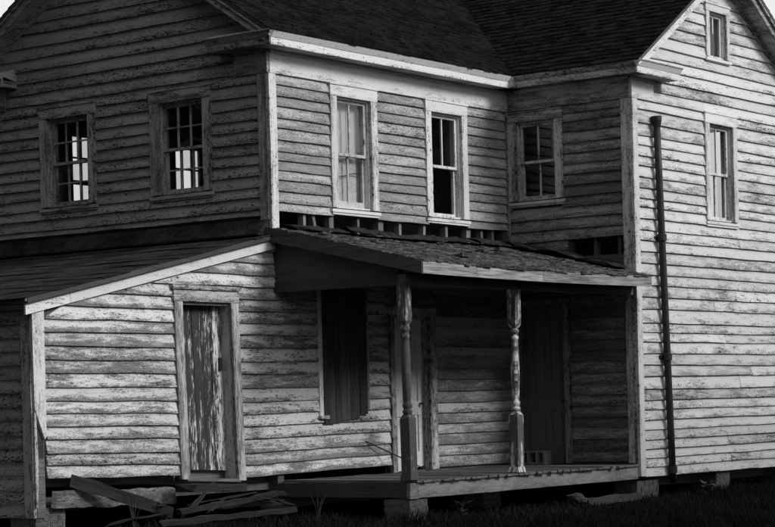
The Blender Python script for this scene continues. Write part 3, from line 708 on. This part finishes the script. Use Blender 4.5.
# dark panel door in the nook
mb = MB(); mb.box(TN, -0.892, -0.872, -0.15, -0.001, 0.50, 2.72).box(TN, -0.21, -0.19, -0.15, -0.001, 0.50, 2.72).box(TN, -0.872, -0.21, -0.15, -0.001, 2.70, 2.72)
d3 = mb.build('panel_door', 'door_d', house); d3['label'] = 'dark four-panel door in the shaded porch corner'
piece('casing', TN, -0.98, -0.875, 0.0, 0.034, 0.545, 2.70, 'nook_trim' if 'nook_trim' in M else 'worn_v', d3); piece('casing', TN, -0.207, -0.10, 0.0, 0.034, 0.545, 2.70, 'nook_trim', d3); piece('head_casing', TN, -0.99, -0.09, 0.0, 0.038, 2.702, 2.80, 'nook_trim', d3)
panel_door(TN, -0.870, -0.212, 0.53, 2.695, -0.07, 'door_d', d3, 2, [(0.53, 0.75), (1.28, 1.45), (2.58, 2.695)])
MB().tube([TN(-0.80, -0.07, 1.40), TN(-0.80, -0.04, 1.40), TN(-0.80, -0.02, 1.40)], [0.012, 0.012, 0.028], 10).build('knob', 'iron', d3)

# ------------------------------------------------------------------ porch
PY0, PZ0, PS = -2.30, 3.03, 0.237
def PP(s, t, h):
    x = s; sag = -0.02*math.sin(math.pi*clamp((s+0.1)/5.2))*(1-t/2.3)
    return Vector((x, PY0+t, PZ0+PS*t+h+sag))
mb = MB(); k = 10; x0, x1 = -0.09, 5.08
for i in range(k):
    p, q = lerp(x0, x1, i/k), lerp(x0, x1, (i+1)/k)
    mb.hexa([PP(p, 0.02, -0.05), PP(q, 0.02, -0.05), PP(q, 2.28, -0.05), PP(p, 2.28, -0.05), PP(p, 0.02, -0.01), PP(q, 0.02, -0.01), PP(q, 2.28, -0.01), PP(p, 2.28, -0.01)])
proof = mb.build('porch_roof', 'sheath', house)
shingles('shingle_courses', PP, x0-0.02, x1, 2.26, 0.115, proof, 'pshingle', (0.08, 0.17), 0.011, None, 0.007, 0.014, 0.04)
shingles('shingle_courses', lambda s, t, h: PP(s, t, h-0.012), x0-0.02, x1, 2.2, 0.16, proof, 'pshingle', (0.10, 0.2), 0.008, None, 0.006, 0.02, 0.0)
for s, t, wd, dp, li, an in ((1.45, 0.52, 0.34, 0.12, 0.05, 0.1), (0.30, 1.75, 0.13, 0.10, 0.03, -0.2), (2.9, 1.2, 0.16, 0.12, 0.03, 0.3), (0.9, 1.4, 0.15, 0.1, 0.03, 0.5), (3.7, 1.5, 0.18, 0.12, 0.04, -0.3), (2.2, 0.9, 0.14, 0.1, 0.03, 0.2), (4.2, 0.8, 0.16, 0.1, 0.03, -0.4)):
    ca, sa = math.cos(an), math.sin(an)
    def q_(a, b, h): return PP(s+a*ca-b*sa, t+a*sa+b*ca, h)
    MB().hexa([q_(0, 0, 0.03), q_(wd, 0, 0.03), q_(wd, dp, 0.02), q_(0, dp, 0.02), q_(0, 0, 0.03+li), q_(wd, 0, 0.025+li), q_(wd, dp, 0.032), q_(0, dp, 0.032)]).build('loose_shingle', 'pshingle', proof)
# torn roofing felt curled up along the wall
def felt(s0, s1, t0, t1, hgt, seed):
    mb = MB(); ns, nt_ = max(3, int((s1-s0)/0.12)), 4
    for i in range(ns+1):
        for j in range(nt_+1):
            s = lerp(s0, s1, i/ns); t = lerp(t0, t1, j/nt_); nz = mnoise.noise((s*5, t*6, seed)); ee = 0.14*mnoise.noise((s*6, seed, 7))
            mb.v.append(tuple(PP(s+0.03*nz, t+(ee if j in (0, nt_) else 0), 0.035+hgt*(0.35+0.65*abs(nz))*math.sin(math.pi*(0.15+0.75*j/nt_)))))
    for i in range(ns):
        for j in range(nt_): mb.f.append((i*5+j, i*5+j+1, i*5+j+6, i*5+j+5))
    b = len(mb.v); mb.v += [(x, y, z-0.008) for x, y, z in mb.v]
    mb.f += [tuple(b+i for i in reversed(f)) for f in list(mb.f)]
    edge = [i*5 for i in range(ns+1)]
    for p, q in zip(edge, edge[1:]): mb.f.append((p, q, q+b, p+b)); mb.f.append((p+4, q+4, q+4+b, p+4+b))
    for p in range(4): mb.f.append((p, p+1, p+1+b, p+b)); e = ns*5; mb.f.append((e+p, e+p+1, e+p+1+b, e+p+b))
    mb.build('torn_felt', 'tar', proof)
for a in ((0.12, 0.7, 2.02, 2.27, 0.07, 11), (0.35, 1.25, 1.98, 2.26, 0.06, 1), (1.1, 1.75, 1.85, 2.22, 0.14, 2), (1.55, 2.9, 1.78, 2.1, 0.10, 3), (2.75, 3.9, 1.9, 2.24, 0.10, 4), (3.8, 4.6, 1.85, 2.2, 0.13, 5), (4.5, 5.08, 1.55, 2.2, 0.12, 6), (4.75, 5.10, 0.35, 1.0, 0.10, 7), (4.7, 5.10, 0.95, 1.6, 0.12, 8)): felt(*a)
# front fascia in three lengths, sagging beam, side boards
for p, q in ((x0-0.01, 0.985), (0.99, 2.40), (2.405, x1-0.03)):
    mb = MB(); k = 5
    for i in range(k):
        u, v = lerp(p, q, i/k), lerp(p, q, (i+1)/k); A, B = PP(u, 0, 0), PP(v, 0, 0)
        mb.hexa([(u, PY0-0.012, A.z-0.145), (v, PY0-0.012, B.z-0.145), (v, PY0+0.012, B.z-0.145), (u, PY0+0.012, A.z-0.145), (u, PY0-0.012, A.z-0.008), (v, PY0-0.012, B.z-0.008), (v, PY0+0.012, B.z-0.008), (u, PY0+0.012, A.z-0.008)])
    mb.build('eave_fascia', 'fascia', proof)
piece('porch_beam', TW, -0.005, 5.09, -2.0, -1.88, 2.79, 2.90, 'beam', proof, 0.004)
piece('porch_beam', TW, -0.005, 0.10, -1.875, 0.0, 2.785, 2.91, 'beam_y', proof, 0.0, False)
MB().hexa([(-0.115, PY0-0.012, PZ0-0.15), (-0.09, PY0-0.012, PZ0-0.15), (-0.09, 0.0, PZ0+PS*2.3-0.17), (-0.115, 0.0, PZ0+PS*2.3-0.17), (-0.115, PY0-0.012, PZ0-0.005), (-0.09, PY0-0.012, PZ0-0.005), (-0.09, 0.0, PZ0+PS*2.3), (-0.115, 0.0, PZ0+PS*2.3)]).build('bargeboard', 'beam_y', proof)
MB().hexa([(0.02, -1.88, 2.91), (0.05, -1.88, 2.91), (0.05, 0.0, 2.91), (0.02, 0.0, 2.91), (0.02, -1.88, PZ0+PS*0.42-0.06), (0.05, -1.88, PZ0+PS*0.42-0.06), (0.05, 0.0, PZ0+PS*2.3-0.06), (0.02, 0.0, PZ0+PS*2.3-0.06)]).build('porch_end_panel', 'beam_y', proof)
MB().box(TW, 0.06, 5.09, -2.02, -0.03, 2.905, 2.925).build('porch_ceiling', 'sheath', proof)
MB().box(TW, -0.08, 5.09, -2.285, -2.02, 2.915, 2.93).build('eave_soffit', 'sheath', proof)

def lathe_post(x, y, lean, name_mat, label):
    T = lambda a, n, z: Vector((x+a+lean*(z-0.53), y+n, z))
    h = 0.066
    root = MB().hexa([T(-h, -h, 0.53), T(h, -h, 0.53), T(h, h, 0.53), T(-h, h, 0.53), T(-h, -h, 1.24), T(h, -h, 1.24), T(h, h, 1.24), T(-h, h, 1.24)]).build('porch_post', name_mat, house)
    root['label'] = label
    # chamfered shoulders of the lower block
    k = h*0.62
    MB().hexa([T(-h, -h, 1.241), T(h, -h, 1.241), T(h, h, 1.241), T(-h, h, 1.241), T(-k, -k, 1.285), T(k, -k, 1.285), T(k, k, 1.285), T(-k, k, 1.285)]).build('post_shoulder', name_mat, root)
    prof = [(1.285, .050), (1.30, .058), (1.325, .060), (1.34, .050), (1.35, .044), (1.37, .056), (1.40, .058), (1.42, .046), (1.44, .042), (1.46, .046), (1.6, .052), (1.75, .055), (1.95, .053), (2.10, .048), (2.16, .045), (2.17, .054), (2.20, .056), (2.215, .046), (2.24, .045), (2.25, .056), (2.28, .058), (2.295, .048), (2.33, .047)]
    mb = MB(); K = 16
    for z, r in prof:
        for j in range(K): t = 2*math.pi*j/K; mb.v.append(tuple(T(r*math.cos(t), r*math.sin(t), z)))
    for i in range(len(prof)-1):
        for j in range(K): mb.f.append((i*K+j, i*K+(j+1) % K, (i+1)*K+(j+1) % K, (i+1)*K+j))
    mb.build('turned_shaft', name_mat, root, smooth=True)
    MB().hexa([T(-k, -k, 2.315), T(k, -k, 2.315), T(k, k, 2.315), T(-k, k, 2.315), T(-h*.9, -h*.9, 2.36), T(h*.9, -h*.9, 2.36), T(h*.9, h*.9, 2.36), T(-h*.9, h*.9, 2.36)]).build('post_shoulder', name_mat, root)
    MB().box(T, -h*.9, h*.9, -h*.9, h*.9, 2.361, 2.79).build('post_head', name_mat, root)
    MB().hexa([T(-h-.014, -h-.014, 0.532), T(h+.014, -h-.014, 0.532), T(h+.014, h+.014, 0.532), T(-h-.014, h+.014, 0.532), T(-h-.004, -h-.004, 0.60), T(h+.004, -h-.004, 0.60), T(h+.004, h+.004, 0.60), T(-h-.004, h+.004, 0.60)]).build('post_base', name_mat, root)
lathe_post(0.07, -1.93, -0.012, 'post_v', 'left porch post, dark with little paint left')
lathe_post(2.29, -1.93, 0.012, 'post_w', 'right porch post with patches of white paint')

# deck: boards run from the wall to the front edge
mb = MB()
for y in (-1.9, -1.0, -0.2): mb.box(TW, 0.02, 5.08, y-0.05, y+0.05, 0.32, 0.495)
deck = mb.build('porch_deck', 'beam', house)
x = 0.0
while x < 5.05:
    wd = R.uniform(0.085, 0.11); xe = min(x+wd, 5.09)
    if R.random() > 0.02:
        e = R.uniform(-0.03, 0.02); hz = R.uniform(-0.004, 0.006); w1 = R.uniform(-0.006, 0.006)
        MB().hexa([(x+0.003, -2.03+e, 0.498), (xe-0.003, -2.03+e, 0.498), (xe-0.003, -0.03, 0.498), (x+0.003, -0.03, 0.498), (x+0.003, -2.03+e, 0.522+hz+w1), (xe-0.003, -2.03+e, 0.522+hz), (xe-0.003, -0.03, 0.525+hz), (x+0.003, -0.03, 0.525+hz)]).build('deck_board', 'deck', deck)
    x += wd
piece('skirt_board', TF, 0.15, 5.10, -0.04, -0.005, 0.325, 0.492, 'skirt', deck, 0.006)
piece('skirt_board', TF, -0.02, 0.148, -0.05, -0.002, 0.315, 0.495, 'skirt', deck, 0.003)
MB().box(TW, -0.01, 0.02, -1.94, -0.02, 0.33, 0.495).build('skirt_board', 'beam_y', deck)

# ------------------------------------------------------------------ brick piers
def pier(x0, x1, y0, y1, z0, z1, drop=0.0):
    root = MB().box(TW, x0+0.008, x1-0.008, y0+0.008, y1-0.008, z0, z1-0.004).build('brick_pier', 'mortar', house)
    n = max(1, round((z1-z0)/0.072)); ch = (z1-z0)/n
    for i in range(n):
        for (a0, a1, fixed, ax) in ((x0, x1, y0, 'x'), (y0, y1, x0, 'y')):
            a = a0 - (0.10 if i % 2 else 0)
            while a < a1-0.02:
                p, q = max(a, a0), min(a+0.20, a1); a += 0.21
                if q-p < 0.03 or R.random() < drop: continue
                j = R.uniform(-0.006, 0.004); zz0, zz1 = z0+i*ch+0.005, z0+(i+1)*ch-0.005
                if ax == 'x': MB().box(TW, p, q-0.008, fixed+j, fixed+0.09, zz0, zz1).build('brick', 'brick', root)
                elif p > y0+0.095 or True: MB().box(TW, fixed+j, fixed+0.085, max(p, y0+0.095), max(q-0.008, y0+0.15), zz0, zz1).build('brick', 'brick', root)
    return root
pier(7.30, 7.72, DY+0.02, DY+0.42, 0.04, 0.352)
pier(-3.94, -3.50, 0.02, 0.42, 0.04, 0.40)
pier(LX-0.02, LX+0.55, DY+0.03, DY+0.40, 0.06, 0.30)
pier(0.0, 0.36, DY+0.03, DY+0.40, 0.06, 0.31)
pier(9.4, 9.8, DY+0.02, DY+0.42, 0.04, 0.352); pier(2.6, 3.0, -1.2, -0.9, 0.06, 0.32)

# ------------------------------------------------------------------ iron drainpipe
def PX(z): return lerp(5.87, 5.66, (z-0.15)/5.05)
py = DY-0.095
pipe = MB().tube([(PX(z), py, z) for z in (0.24, 1.0, 1.94, 2.8, 3.58, 4.4, 5.12)], 0.048, 14).build('drainpipe', 'iron', house, smooth=True)
pipe['label'] = 'black iron drainpipe leaning on the bright gable'
MB().tube([(PX(5.08), py, 5.08), (PX(5.10), py, 5.12), (PX(5.2), py, 5.17), (PX(5.24), py, 5.225)], [0.052, 0.060, 0.072, 0.072], 14).build('pipe_hopper', 'iron', pipe)
for z in (1.96, 3.58, 0.42): MB().tube([(PX(z), py, z-0.05), (PX(z), py, z-0.045), (PX(z), py, z+0.045), (PX(z), py, z+0.05)], [0.05, 0.066, 0.066, 0.05], 14).build('pipe_collar', 'iron', pipe)
for z in (1.96, 3.58): MB().box(TF, PX(z)-0.10, PX(z)+0.10, 0.02, 0.05, z-0.02, z+0.02).build('pipe_bracket', 'iron', pipe)

# ------------------------------------------------------------------ loose things
def plank(p, q, wd, th, name, label, cat, seed, up_=(0, 0, 1), mat='debris', taper=1.0, group=None):
    p, q = Vector(p), Vector(q); d = q-p; L_ = d.length; d.normalize(); side = d.cross(Vector(up_)).normalized(); nn = side.cross(d).normalized()
    seg = max(5, int(L_/0.14)); mb = MB()
    for i in range(seg+1):
        f = i/seg; j = [0.22*mnoise.noise((f*L_*3.2, seed, k*3.1)) for k in range(4)]; ww = wd*(1+j[0])*lerp(1, taper, f); tt = th*(1+j[1])
        x = (f-0.5)*L_ + (R.uniform(-0.05, 0.05) if i in (0, seg) else 0)
        for a, b in ((-1, -1), (1, -1), (1, 1), (-1, 1)): mb.v.append((x+(R.uniform(-0.05, 0.05) if i in (0, seg) else 0), a*ww/2+0.07*j[2]+R.uniform(-1, 1)*0.004, b*tt/2+0.07*j[3]+R.uniform(-1, 1)*0.008))
    for i in range(seg):
        for k in range(4): mb.f.append((i*4+k, i*4+(k+1) % 4, i*4+4+(k+1) % 4, i*4+4+k))
    mb.f.append((3, 2, 1, 0)); e = seg*4; mb.f.append((e, e+1, e+2, e+3))
    o = mb.build(name, mat, None, label, cat, group)
    off = o.location.copy(); o.matrix_world = Matrix((d, side, nn)).transposed().to_4x4() @ Matrix.Translation(off)
    mw = o.matrix_world.copy(); mw.translation = mw.translation + (p+q)/2; o.matrix_world = mw
    return o
plank((-3.76, -0.04, 0.49), (-1.85, -0.06, 0.43), 0.028, 0.185, 'loose_board', 'pale loose clapboard hanging below the lean-to wall, left of the plank door', 'board', 1, mat='loose')
plank((-3.42, -0.07, 0.66), (-2.42, -0.55, 0.27), 0.035, 0.13, 'fallen_plank', 'weathered plank leaning down from the lean-to wall into the weeds', 'plank', 2)
plank((-2.52, -0.75, 0.22), (-1.62, -0.42, 0.56), 0.035, 0.035, 'fallen_pole', 'thin crooked pole leaning against the door step', 'pole', 3)
plank((-1.98, -0.36, 0.53), (-1.12, -0.34, 0.50), 0.30, 0.085, 'door_step', 'split weathered timber step under the plank door', 'step', 4)
plank((-2.60, -0.80, 0.30), (-0.84, -0.82, 0.43), 0.07, 0.06, 'fallen_beam', 'long fallen beam slanting up to the right below the plank door', 'beam', 5)
plank((-3.4, -1.2, 0.22), (-1.22, -1.2, 0.25), 0.08, 0.06, 'fallen_beam', 'lowest fallen beam lying in the grass below the plank door', 'beam', 6)
plank((-1.7, -0.55, 0.30), (-0.7, -0.62, 0.31), 0.14, 0.05, 'fallen_beam', 'dark rotten beam just under the door step', 'beam', 8)
for p_, q_2, lb in (((-2.3, -0.95, 0.28), (-1.75, -0.7, 0.40), 'short split slat poking out left of the fallen beams'), ((-1.45, -0.9, 0.42), (-0.95, -1.0, 0.30), 'short split slat lying across the right end of the fallen beams'), ((-2.05, -0.5, 0.36), (-1.3, -0.75, 0.44), 'thin splintered lath between door step and fallen beam'), ((-3.2, -0.35, 0.20), (-2.6, -0.65, 0.30), 'short lath in the weeds under the leaning plank')):
    plank(p_, q_2, 0.05, 0.018, 'broken_slat', lb, 'slat', len(lb), taper=0.5)
plank((3.6, -2.08, 0.09), (4.9, -2.10, 0.11), 0.16, 0.09, 'stone_slab', 'pale stone slab lying along the foot of the porch deck', 'slab', 7, mat='stone')
mb = MB(); mb.tube([(1.70, -0.035, 0.95), (2.0, -0.12, 0.82), (2.3, -0.3, 0.66), (2.52, -0.42, 0.535)], [0.006, 0.009, 0.008, 0.005], 6)
mb.build('dry_stick', 'debris', None, 'thin dry stick leaning on the siding beside the white panel door', 'stick')

# hollow concrete block standing by the nook door
cb = MB(); L0 = 0.40
cb.box(TW, -0.09, 0.09, -0.2, 0.2, 0.0, 0.03).box(TW, -0.09, 0.09, -0.2, 0.2, 0.16, 0.19)
for y in (-0.2, -0.087, 0.053, 0.165): cb.box(TW, -0.09, 0.09, y, y+0.035, 0.031, 0.159)
o = cb.build('concrete_block', 'concrete', None, 'hollow concrete block on the porch floor before the dark door', 'block'); o.location = (4.93, -0.48, 0.533); o.rotation_euler.z = 0.03

# scattered stones
def stone(x, y, z, r, label, seed):
    bm = bmesh.new(); bmesh.ops.create_icosphere(bm, subdivisions=2, radius=1)
    for v in bm.verts:
        k = 1+0.35*mnoise.noise(v.co*1.3+Vector((seed, 0, 0))); v.co = Vector((v.co.x*r*1.4*k, v.co.y*r*k, v.co.z*r*0.7*k))
    me = bpy.data.meshes.new('stone'); bm.to_mesh(me); bm.free(); me.materials.append(M['stone'])
    o = bpy.data.objects.new('stone', me); COL.objects.link(o); o.location = (x, y, z); o.rotation_euler.z = seed; o['label'] = label; o['category'] = 'stone'; o['group'] = 'stones at the foot of the house'
stone(3.35, -2.12, 0.15, 0.11, 'dark lump of stone at the left end of the pale slab', 1.3)
stone(9.05, -1.3, 0.18, 0.16, 'stone under the bright gable right of the brick pier', 2.2)
stone(9.6, -0.9, 0.2, 0.22, 'larger stone deep under the bright gable at the right edge', 4.1)

# ------------------------------------------------------------------ weeds and grass
def weed(x, y, h, n, label, seed, leafy=True):
    rr = random.Random(seed); root = empty('weed', (x, y, GZ-0.02), label, 'weed', 'weeds along the foot of the house')
    mb = MB(); lf = MB()
    for i in range(n):
        a = rr.uniform(0, 6.28); ln = h*rr.uniform(0.6, 1.0); tilt = rr.uniform(0.05, 0.35); pts = []
        for k in range(5):
            f = k/4; pts.append((math.cos(a)*tilt*ln*f*f, math.sin(a)*tilt*ln*f*f, ln*f))
        mb.tube(pts, [0.006, 0.005, 0.004, 0.003, 0.002], 5)
        if leafy:
            for k in range(7):
                f = rr.uniform(0.25, 1.0); c = Vector((math.cos(a)*tilt*ln*f*f, math.sin(a)*tilt*ln*f*f, ln*f)); b = rr.uniform(0, 6.28); L_ = rr.uniform(0.06, 0.13); wd = L_*0.22
                d = Vector((math.cos(b), math.sin(b), rr.uniform(-0.1, 0.7))).normalized(); s = d.cross(Vector((0, 0, 1))).normalized()*wd
                q = len(lf.v); lf.v += [tuple(c), tuple(c+d*L_*0.5+s), tuple(c+d*L_), tuple(c+d*L_*0.5-s)]; lf.f.append((q, q+1, q+2, q+3))
    mb.build('stem', 'leaf', root)
    if leafy: lf.build('leaves', 'leaf', root, recalc=False)
weed(6.35, -2.35, 0.24, 7, 'leafy weed at the foot of the drainpipe', 1)
weed(6.75, -2.3, 0.20, 6, 'small weed between drainpipe and brick pier', 2)
weed(-2.95, -0.45, 0.48, 7, 'thin weed stalks before the loose clapboard', 3, False)
weed(-2.55, -0.5, 0.42, 8, 'tall thin weed where the leaning plank meets the ground', 4)
weed(-0.35, -0.9, 0.40, 9, 'thin weeds right of the fallen beams', 5, False)
weed(0.25, -2.5, 0.30, 7, 'weed in front of the left porch pier', 6)

def grass():
    mb = MB(); rr = random.Random(5); n = 0
    while n < 40000:
        x, y = rr.uniform(-8, 13), rr.uniform(-9, 1.5)
        if y > -0.15 and x > -3.9: 
            if not (x > XR): continue
        if y > -1.9 and -0.1 < x < LX: continue
        if y > -1.9 and LX <= x < XR and rr.random() > 0.15: continue
        d = Vector((x, y, 0))-CAM; dz = d.x*fw.x+d.y*fw.y; dx = d.x*rt.x+d.y*rt.y
        if dz < 20.5 or abs(dx/dz) > 0.21: continue
        cl = 0.5+0.8*mnoise.noise((x*1.1, y*1.1, 4))
        h = rr.uniform(0.04, 0.11)*(0.7+cl)*(1.5 if y > -2.6 and x < 1 else 1.0); a = rr.uniform(0, 6.283); wd = rr.uniform(0.004, 0.008)
        lx, ly = math.cos(a)*h*rr.uniform(0.1, 0.6), math.sin(a)*h*rr.uniform(0.1, 0.6); b = rr.uniform(0, 6.283); sx, sy = math.cos(b)*wd, math.sin(b)*wd
        z = GZ+0.05*mnoise.noise((x*0.35, y*0.35, 0))-0.02; k = len(mb.v)
        mb.v += [(x-sx, y-sy, z), (x+sx, y+sy, z), (x+lx*0.4+sx*.8, y+ly*0.4+sy*.8, z+h*0.6), (x+lx*0.4-sx*.8, y+ly*0.4-sy*.8, z+h*0.6), (x+lx, y+ly, z+h)]
        mb.f += [(k, k+1, k+2, k+3), (k+3, k+2, k+4)]; n += 1
    o = mb.build('grass', 'grass', None, kind='stuff', recalc=False); o['label'] = 'unmown dark grass along the foot of the house'; o['category'] = 'grass'
grass()

# ------------------------------------------------------------------ unseen trees added left of the yard to keep sky light off left-facing walls
def tree_mesh(seed, H):
    rr = random.Random(seed); tk = MB(); lf = MB(); tips = []
    tk.tube([(0, 0, -0.2), (0.05, 0.02, H*0.15), (0.0, 0.1, H*0.35), (0.1, 0.0, H*0.6), (0.05, 0.05, H*0.85)], [0.34, 0.28, 0.24, 0.15, 0.04], 9)
    for i in range(30):
        z = H*rr.uniform(0.10, 0.85); a = i*2.4+rr.uniform(-0.4, 0.4); ln = H*0.27*(1.15-abs(z/H-0.45)*1.2)*rr.uniform(0.75, 1.15)
        e = Vector((math.cos(a)*ln, math.sin(a)*ln, z+ln*rr.uniform(0.1, 0.6))); m_ = e*0.5; m_.z = z+(e.z-z)*0.35
        tk.tube([(0.04, 0.04, z), tuple(m_), tuple(e)], [0.09, 0.06, 0.015], 6)
        tips += [e, m_+Vector((rr.uniform(-.5, .5), rr.uniform(-.5, .5), 0.5)), lerp(m_, e, 0.5)]
    tips += [Vector((rr.uniform(-1, 1), rr.uniform(-1, 1), H*f)) for f in (0.8, 0.88, 0.94, 0.99)]
    for c in tips:
        r0 = rr.uniform(1.1, 1.8)
        for k in range(150):
            d = Vector((rr.gauss(0, 1), rr.gauss(0, 1), rr.gauss(0, 0.8))).normalized()*r0*rr.uniform(0.3, 1.0); p = c+d
            if p.z < 0.8: continue
            u = Vector((rr.gauss(0, 1), rr.gauss(0, 1), rr.gauss(0, 1))).normalized(); v = u.orthogonal().normalized(); L_ = rr.uniform(0.20, 0.33)
            q = len(lf.v); lf.v += [tuple(p-u*L_), tuple(p+v*L_*0.55), tuple(p+u*L_), tuple(p-v*L_*0.55)]; lf.f.append((q, q+1, q+2, q+3))
    return tk, lf
kinds = []
for sd, H in ((3, 18.0), (8, 20.0)):
    tk, lf = tree_mesh(sd, H); kinds.append((tk, lf))
protos = {}
for i, (x, y, k, rz, lab) in enumerate(((-9.0, 4.2, 0, 0.0, 'leafy tree added unseen to block sky, nearest the lean-to end wall'), (-8.8, 10.2, 1, 1.1, 'tall leafy tree added unseen to block sky, behind the lean-to corner'), (-9.5, 16.0, 0, 2.3, 'leafy tree added unseen to block sky, at the far back of the row'),
                         (-13.2, -0.6, 1, 3.9, 'tall leafy tree added unseen to block sky, at the near end of the row'), (-17.5, -5.4, 0, 5.0, 'leafy tree added unseen to block sky, left ahead of the camera'), (-23.0, -9.5, 1, 0.7, 'tall leafy tree added unseen to block sky, left beside the camera'),
                         (-14.5, 6.5, 0, 4.1, 'leafy tree added unseen to block sky, in the second row behind the lean-to'), (-14.5, 13.0, 1, 2.9, 'tall leafy tree added unseen to block sky, in the second row far back'), (-19.0, 1.5, 1, 0.3, 'tall leafy tree added unseen to block sky, in the second row nearer the camera'),
                         (-29.0, -15.0, 0, 1.9, 'leafy tree added unseen to block sky, behind the camera'), (-30.5, -22.0, 1, 3.1, 'tall leafy tree added unseen to block sky, furthest behind the camera'))):
    root = empty('tree', (x, y, GZ), lab, 'tree', 'unseen trees added to block the sky'); root.rotation_euler.z = rz
    if k not in protos:
        a = kinds[k][0].build('trunk', 'bark', root, smooth=True); b = kinds[k][1].build('crown', 'foliage', root, recalc=False); protos[k] = (a.data, b.data)
    else:
        for nm, me in zip(('trunk', 'crown'), protos[k]):
            o = bpy.data.objects.new(nm, me); COL.objects.link(o); o.parent = root

# unseen bushes added on the sunny side to shade the grass and wall feet
for i, (x, y, k, sc_, rz, lab) in enumerate(((-3.0, -13.6, 0, 0.37, 0.4, 'unseen bush added for shade at the near end of the sunny row'), (-0.4, -13.0, 1, 0.33, 1.7, 'second unseen bush added for shade from the near end of the sunny row'), (2.2, -12.8, 0, 0.38, 3.0, 'third unseen bush added for shade from the near end of the sunny row'), (4.8, -12.9, 1, 0.35, 4.4, 'unseen bush added for shade amid the sunny row, left one'),
                         (7.4, -12.6, 0, 0.39, 5.3, 'unseen bush added for shade amid the sunny row, right one'), (10.0, -12.5, 1, 0.35, 0.9, 'third unseen bush added for shade from the far end of the sunny row'), (12.6, -12.7, 0, 0.38, 2.2, 'second unseen bush added for shade from the far end of the sunny row'), (15.4, -12.4, 1, 0.36, 3.6, 'unseen bush added for shade at the far end of the sunny row'))):
    root = empty('added_shade_bush', (x, y, GZ), lab, 'bush', 'unseen bushes added to cast shade'); root.rotation_euler.z = rz; root.scale = (sc_*1.15, sc_*1.15, sc_)
    for nm, me in zip(('trunk', 'crown'), protos[k]):
        o = bpy.data.objects.new(nm, me); COL.objects.link(o); o.parent = root
